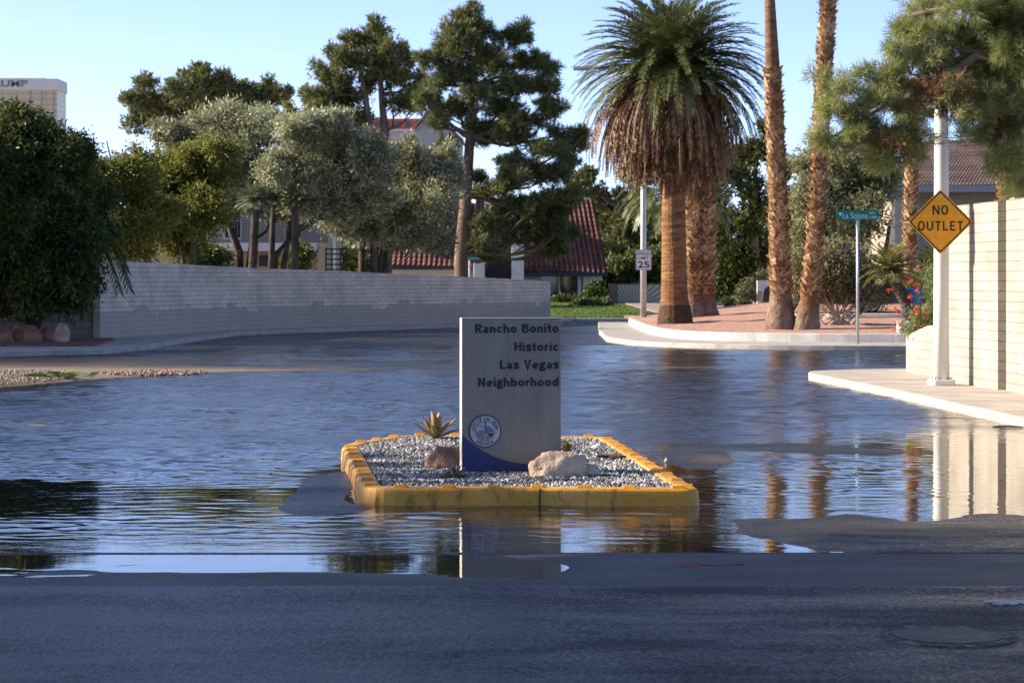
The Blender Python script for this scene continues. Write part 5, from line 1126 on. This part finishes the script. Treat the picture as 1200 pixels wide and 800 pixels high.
# red tiled house in the middle
d = 165.; s_ = d/F
HS = thing('tiled_house', ((600-600)*s_, d, 0), 'white house with a steep red tiled roof behind the grey wall', 'house')
def hp(px, py, dy=0): q = P(px, py, d); q[1] += dy; return q
MB().box((436-600)*s_, (706-600)*s_, d+.6, d+11, -.1, H+(HY-312)*s_).build('wall', STW, HS)
tile_plane('roof', hp(556, 316, -.6), hp(712, 321, -.6), hp(699, 231, 5.5), hp(556, 231, 5.5), 26, 16, .13, REDT, HS)
tile_plane('roof', hp(436, 311, -.6), hp(556, 313, -.6), hp(556, 287, 3.2), hp(436, 287, 3.2), 20, 5, .075, REDT, HS)
MB().box((455-600)*s_, (560-600)*s_, d+3.4, d+10, H+(HY-300)*s_, H+(HY-262)*s_).build('upper_wall', STW, HS)
tile_plane('roof', hp(450, 266, 2.6), hp(560, 266, 2.6), hp(560, 235, 6), hp(470, 235, 6), 18, 6, .075, REDT, HS)
MB().box((556-600)*s_, (712-600)*s_, d-.75, d-.45, H+(HY-324)*s_, H+(HY-319.5)*s_).build('fascia', NAVY, HS)
MB().box((436-600)*s_, (555-600)*s_, d-.75, d-.45, H+(HY-316)*s_, H+(HY-311.5)*s_).build('fascia', NAVY, HS)
MB().box((684-600)*s_, (699-600)*s_, 170.8, 171.2, 5.5, H+(HY-231)*s_).build('gable', STW, HS) if False else None
for a, b in ((555, 568), (599.5, 614)): bevel(B3(d-1.9, a, b, 286, 356, 1.5, 'pillar', STW, HS), .03)
B3(d-.9, 569, 599, 286, 356, .3, 'entrance', flat('dark_doorway', (.018,.016,.016), .6), HS)
for a in (577, 586): B3(d-.97, a, a+1.2, 290, 355, .06, 'door_panel', NAVY, HS)
B3(d+.45, 615, 634, 324, 355, .1, 'wall_panel', STW, HS)
wf = B3(d+.40, 632, 681, 321.5, 349, .14, 'window', STW, HS); MB().box((634.5-600)*s_, (677-600)*s_, d+.36, d+.39, H+(HY-346.5)*s_, H+(HY-324)*s_).build('pane', GLASS, wf)
MB().box((655-600)*s_, (656.3-600)*s_, d+.33, d+.355, H+(HY-346.5)*s_, H+(HY-324)*s_).build('mullion', STW, wf)
B3(d+.42, 679.5, 682.5, 321, 356, .12, 'trim', NAVY, HS); B3(d+.44, 683, 702, 322, 356, .1, 'wall_panel', STW, HS)
wf = B3(d+3.2, 504, 534, 266, 291, .15, 'window', NAVY, HS); MB().box((509-600)*s_, (528-600)*s_, d+3.1, d+3.18, H+(HY-287)*s_, H+(HY-269)*s_).build('pane', GLASS, wf); MB().box((508-600)*s_, (531-600)*s_, d+2.95, d+3.08, H+(HY-291)*s_, H+(HY-288)*s_).build('sill', STW, wf)
wf = B3(d+3.2, 460, 480, 270, 291, .15, 'window', STW, HS); MB().box((462-600)*s_, (478-600)*s_, d+3.1, d+3.18, H+(HY-290)*s_, H+(HY-272)*s_).build('pane', GLASS, wf)
dm = MB(); c_ = hp(586, 246, 1.6)
dm.box(c_[0]-1.1, c_[0]+1.2, c_[1], c_[1]+4, c_[2]-.6, c_[2]+.7).build('dormer', STW, HS)
# gate with a sunburst of slats
d = 150.; s_ = d/F
GT = thing('garden_gate', ((750-600)*s_, d, 0), 'grey green gate of slats fanned out like a sunburst', 'gate')
GGR = flat('grey_green_slats', (.30,.33,.30), .6); GDK = flat('dark_gate_frame', (.10,.10,.10), .6)
x0, x1, zb, zt = (723-600)*s_, (779-600)*s_, H+(HY-360.5)*s_, H+(HY-333.5)*s_
MB().box(x0, x1, d+.05, d+.10, zb, zt).build('back_panel', mat('gate_back', [(.16,.18,.16), (.21,.23,.21)], 3), GT)
cx, cz = (741-600)*s_, zb-.1
for i in range(20):
    a0, a1 = R(6+i*8.6), R(6+i*8.6+5.2); pts = []
    poly_ = [np.array([cx+.15*math.cos(a), cz+.15*math.sin(a)]) for a in (a0, a1)]
    def hit(a):
        dx, dz = math.cos(a), math.sin(a); tt_ = []
        if dx > 0: tt_.append((x1-.03-cx)/dx)
        if dx < 0: tt_.append((x0+.03-cx)/dx)
        tt_.append((zt-.03-cz)/dz); k = min(tt_); return np.array([cx+dx*k, cz+dz*k])
    q = [poly_[0], hit(a0), hit(a1), poly_[1]]; q = [(a, max(b, zb+.02)) for a, b in q]
    MB().extr([(a, d, b) for a, b in q], (0, .045, 0)).build('slat', GGR, GT)
MB().box(x0-.5, x0, d-.05, d+.25, -.05, zt+.05).build('post', flat('brown_post', (.12,.09,.075), .8), GT)
MB().box(x1, x1+.12, d-.02, d+.14, -.05, zt+.02).build('post', GDK, GT); MB().box(x0, x1, d-.02, d+.02, zt, zt+.06).build('rail', GDK, GT)
# cream house with a balcony on the left
d = 132.; s_ = d/F
CH = thing('balcony_house', ((300-600)*s_, d, 0), 'cream two storey house with a railed balcony behind the olive trees', 'house')
MB().box((150-600)*s_, (382-600)*s_, d+1.6, d+12, -.1, H+(HY-215)*s_).build('wall', STC, CH)
MB().box((152-600)*s_, (380-600)*s_, d+1.5, d+1.58, H+(HY-284)*s_, H+(HY-220)*s_).build('upper_wall', flat('tan_grey_stucco', (.30,.255,.20), .8), CH)
MB().box((205-600)*s_, (383-600)*s_, d-.1, d+1.5, H+(HY-294)*s_, H+(HY-284.5)*s_).build('balcony_slab', STW, CH)
rl = MB(); rl.box((206-600)*s_, (382-600)*s_, d-.08, d-.03, H+(HY-259.5)*s_, H+(HY-258)*s_)
x = (206-600)*s_
while x < (382-600)*s_: rl.box(x, x+.025, d-.07, d-.04, H+(HY-284.5)*s_, H+(HY-259)*s_); x += .16
rl.build('railing', flat('grey_railing', (.16,.17,.19), .5), CH)
for a, b in ((215, 240), (258, 280), (330, 352)):
    wf = MB().box((a-600)*s_, (b-600)*s_, d+1.40, d+1.49, H+(HY-280)*s_, H+(HY-232)*s_).build('window', STW, CH); MB().box((a+2-600)*s_, (b-2-600)*s_, d+1.36, d+1.39, H+(HY-278)*s_, H+(HY-234)*s_).build('pane', GLASS, wf)
for a, b in ((217, 226), (300, 312)): wf = MB().box((a-600)*s_, (b-600)*s_, d+1.5, d+1.59, H+(HY-312)*s_, H+(HY-299)*s_).build('window', NAVY, CH)
MB().box((390.5-600)*s_, (394-600)*s_, d-.4, d-.2, 0, H+(HY-255)*s_).build('post', STW, CH)
MB().box((372-600)*s_, (384-600)*s_, d-.2, d+1.5, 0, H+(HY-284.5)*s_).build('pier', STC, CH)
tile_plane('roof', P(140, 216, d-.3), P(392, 216, d-.3), P(392, 196, d+6), P(140, 196, d+6), 40, 6, .07, BRNT, CH)
TR = MB(); d = 100.; s_ = d/F
for i, y_ in enumerate((291, 297, 303, 309, 315)): TR.box((381-600)*s_, (406-600)*s_, d, d+.06, H+(HY-y_-1.6)*s_, H+(HY-y_)*s_)
for a in (381, 388, 398, 404.5): TR.box((a-600)*s_, (a+1.6-600)*s_, d+.06, d+.12, 0, H+(HY-290)*s_)
tag(TR.build('trellis', flat('dark_stained_wood', (.03,.022,.018), .8), loc=((393-600)*s_, d, 0)), 'dark wooden slatted screen standing right of the cream house', 'trellis')
# brown roofed house at the right
d = 108.; s_ = d/F
RH = thing('stucco_house', ((1120-600)*s_, d, .3), 'tan stucco house with a brown tiled roof behind the warning sign', 'house')
MB().box((1047-600)*s_, (1330-600)*s_, d+.9, d+12, -.1, H+(HY-222)*s_).build('wall', STT, RH)
MB().box((1047-600)*s_, (1075-600)*s_, d-.4, d+.9, -.1, H+(HY-226)*s_).build('wing_wall', STT, RH)
tile_plane('roof', P(1033, 219, d-.8), P(1330, 217, d-.8), P(1330, 160, d+6.5), P(1084, 165, d+6.5), 70, 13, .055, BRNT, RH, .1, .035)
MB().box((1033-600)*s_, (1330-600)*s_, d-.95, d-.72, H+(HY-226)*s_, H+(HY-218.5)*s_).build('fascia', flat('grey_fascia', (.30,.29,.29), .7), RH)
MB().extr([P(1033, 226, d-.7), P(1048, 233, d-.4), P(1048, 226, d-.4)], (0, 8, 0)).build('eave', STW, RH)
wf = MB().box((1150-600)*s_, (1180-600)*s_, d+.82, d+.89, H+(HY-275)*s_, H+(HY-240)*s_).build('window', STW, RH); MB().box((1152-600)*s_, (1178-600)*s_, d+.78, d+.81, H+(HY-273)*s_, H+(HY-242)*s_).build('pane', GLASS, wf)
# white plastered wall end seen between the palms
d = 104.; s_ = d/F
W = MB().box((887.5-600)*s_, (930-600)*s_, d, d+.25, 0, H+(HY-328.5)*s_).build('plaster_wall', STW, loc=((905-600)*s_, d, 0)); tag(W, 'white plastered wall end between the date palm and leaning palms', 'wall')
# hotel tower far away
d = 1500.; s_ = d/F
TW = thing('hotel_tower', ((20-600)*s_, d, 0), 'distant gold glass tower with a white top band at far left', 'tower')
xa, xb = (-60-600)*s_, (67-600)*s_
m_, t, p = new_mat('gold_glass'); v = N(t, 'ShaderNodeTexCoord'); b_ = N(t, 'ShaderNodeTexBrick'); mp = N(t, 'ShaderNodeMapping'); mp.inputs['Rotation'].default_value = (R(90), 0, 0); link(t, v.outputs['Object'], mp.inputs[0]); link(t, mp.outputs[0], b_.inputs['Vector'])
b_.offset = 0; b_.inputs['Scale'].default_value = 1; b_.inputs['Brick Width'].default_value = 9; b_.inputs['Row Height'].default_value = 3.4; b_.inputs['Mortar Size'].default_value = .45
for k_, c in (('Color1', (.52,.42,.26,1)), ('Color2', (.58,.47,.30,1)), ('Mortar', (.40,.33,.22,1))): b_.inputs[k_].default_value = c
link(t, b_.outputs['Color'], p.inputs['Base Color']); p.inputs['Roughness'].default_value = .35
MB().box(xa, xb, d, d+30, 0, H+(HY-106)*s_).build('shaft', m_, TW)
MB().box(xa-1, xb+.6, d-1, d+31, H+(HY-106)*s_+.01, H+(HY-92.5)*s_).build('parapet', STW, TW); MB().box(xa, xb-8, d+2, d+28, H+(HY-92.5)*s_, H+(HY-91.2)*s_).build('roof_edge', STW, TW)
for i in range(3): MB().box((35+i*14-600)*s_, (35.6+i*14-600)*s_, d-.3, d+.2, 0, H+(HY-106.5)*s_).build('mullion', flat('bronze_strip', (.30,.25,.17), .5), TW)
text_part('lettering', 'TRUMP', 8.2*s_, flat('grey_letters', (.16,.16,.19), .5), TW, lambda u_, v_, z_: np.array([(32.5-600)*s_+u_, d-1.2-z_*20, H+(HY-102)*s_+v_]), 'RIGHT', .02, .012, 50*s_)
# far building with an orange storey
d = 420.; s_ = d/F
AB = thing('apartment_building', ((430-600)*s_, d, 0), 'distant grey building with bright orange window bands over the olives', 'building')
GREYB = mat('grey_concrete_wall', [(.36,.34,.32), (.44,.42,.40)], .4, 6, .9); ORG = flat('orange_panel', (.62,.12,.035), .6)
MB().box((333-600)*s_, (500-600)*s_, d, d+20, 0, H+(HY-153)*s_).build('wall', GREYB, AB)
MB().box((336-600)*s_, (500-600)*s_, d+.2, d+19, H+(HY-153)*s_, H+(HY-139)*s_).build('orange_storey', ORG, AB)
for i in range(13):
    x = 343+i*12; o = MB().box((x-600)*s_, (x+6.5-600)*s_, d+.08, d+.19, H+(HY-149)*s_, H+(HY-142)*s_).build('window', flat('blue_window', (.05,.07,.12), .2), AB)
MB().box((333-600)*s_, (500-600)*s_, d-.3, d+.1, H+(HY-153.5)*s_, H+(HY-151.5)*s_).build('ledge', STW, AB)
d = 300.; s_ = d/F
GB2 = thing('gabled_building', ((515-600)*s_, d, 0), 'pale grey gabled building half hidden by the largest pine', 'building')
MB().extr([P(488, 330, d), P(540, 330, d), P(540, 165, d), P(505, 130, d), P(488, 150, d)], (0, 14, 0)).build('wall', GREYB, GB2)
MB().extr([P(484, 152, d-.6), P(505, 128, d-.6), P(543, 166, d-.6), P(543, 163, d-.6), P(505, 125, d-.6), P(484, 149, d-.6)], (0, 15, 0)).build('roof', BRNT, GB2)
# parked car, blue bin and white jars on the driveway
d = 78.; zd = .60
CARP = flat('charcoal_car_paint', (.03,.032,.036), .25, .6); TYRE = flat('tyre_rubber', (.015,.015,.016), .8); RIM = flat('alloy', (.55,.55,.56), .3, .6, .7)
x0 = (1021-600)*d/F; CR = thing('parked_car', (x0-1.3, d+.9, zd), 'dark parked car half hidden behind the dusty shrub', 'car')
prof_ = [(-3.55,.35),(-3.5,.75),(-3.3,.92),(-2.6,1.0),(-1.9,1.42),(-.9,1.45),(-.1,1.30),(.45,.98),(.95,.88),(1.08,.62),(1.0,.30),(.38,.28),(.34,.52),(.2,.62),(0,.66),(-.2,.62),(-.34,.52),(-.38,.28),(-2.3,.28),(-2.34,.52),(-2.5,.62),(-2.7,.66),(-2.9,.62),(-3.04,.52),(-3.08,.3)]
bd = MB().extr([(x0+a, d, zd+b) for a, b in prof_], (0, 1.75, 0)).build('body', CARP, CR); bevel(bd, .06, 3, 25)
for pts in ([(-1.75,1.34),(-1.05,1.37),(-1.05,1.02),(-2.3,1.02)], [(-.98,1.37),(-.2,1.23),(.2,1.0),(-.98,1.02)]): MB().extr([(x0+a, d-.008, zd+b) for a, b in pts], (0, .006, 0)).build('side_window', GLASS, CR)
for a in (0, -2.7):
    for yy in (d-.01, d+1.55):
        c_ = np.array([x0+a, yy, zd+.33]); wl = MB().tube([c_, c_+np.array([0,.21,0])], .33, 28).build('wheel', TYRE, CR); bevel(wl, .03)
        if yy < d+1:
            rm = MB()
            for k in range(24):
                a0, a1 = 2*math.pi*k/24, 2*math.pi*(k+1)/24; rm.extr([c_+np.array([r_*math.cos(a_), -.02, r_*math.sin(a_)]) for r_, a_ in ((.25,a0),(.25,a1),(.225,a1),(.225,a0))], (0, .018, 0))
            for k in range(10):
                a0 = 2*math.pi*k/10; u_ = np.array([math.cos(a0), 0, math.sin(a0)]); n_ = np.array([-u_[2], 0, u_[0]])*.016; rm.extr([c_+u_*.03+n_+np.array([0,-.02,0]), c_+u_*.235+n_+np.array([0,-.02,0]), c_+u_*.235-n_+np.array([0,-.02,0]), c_+u_*.03-n_+np.array([0,-.02,0])], (0, .018, 0))
            rm.build('rim', RIM, wl)
for yy in (d+.12, d+1.35): MB().box(x0+1.0, x0+1.09, yy, yy+.3, zd+.62, zd+.76).build('headlight', WHS, CR)
d = 70.; q = np.array([(1068-600)*d/F, d, .55]); BIN = thing('wheeled_bin', q, 'blue wheeled bin standing behind the red flowers', 'bin'); BL = flat('blue_plastic', (.06,.20,.45), .5)
V = [(q[0]+a*w_, q[1]+b*w_, z) for z, w_ in ((.58,.24),(1.36,.30)) for a, b in ((-1,-1),(1,-1),(1,1),(-1,1))]; bevel(MB().add(V, BF).build('bin_body', BL, BIN), .03); bevel(MB().box(q[0]-.33, q[0]+.33, q[1]-.34, q[1]+.34, 1.365, 1.44).build('lid', BL, BIN), .02)
for sx in (-.2, .2): MB().tube([(q[0]+sx-.03, q[1]+.26, .66), (q[0]+sx+.03, q[1]+.26, .66)], .1, 12).build('wheel', TYRE, BIN)
for i, (px, w_) in enumerate(((1056, .16), (1066, .17))):
    d = 63.; q = np.array([(px-600)*d/F, d, bedz((px-600)*d/F, d)]); JR = MB().tube([q+np.array([0,0,z]) for z in (-.02,.05,.22,.30,.33)], [w_*.6, w_*.75, w_*.8, w_*.7, w_*.78], 16).build('plant_pot', STW, loc=q, smooth=True)
    tag(JR, ['white pot left of its twin behind the red flowers', 'white pot right of its twin behind the red flowers'][i], 'pot')
# house at the left outside the picture, whose shade falls over the street
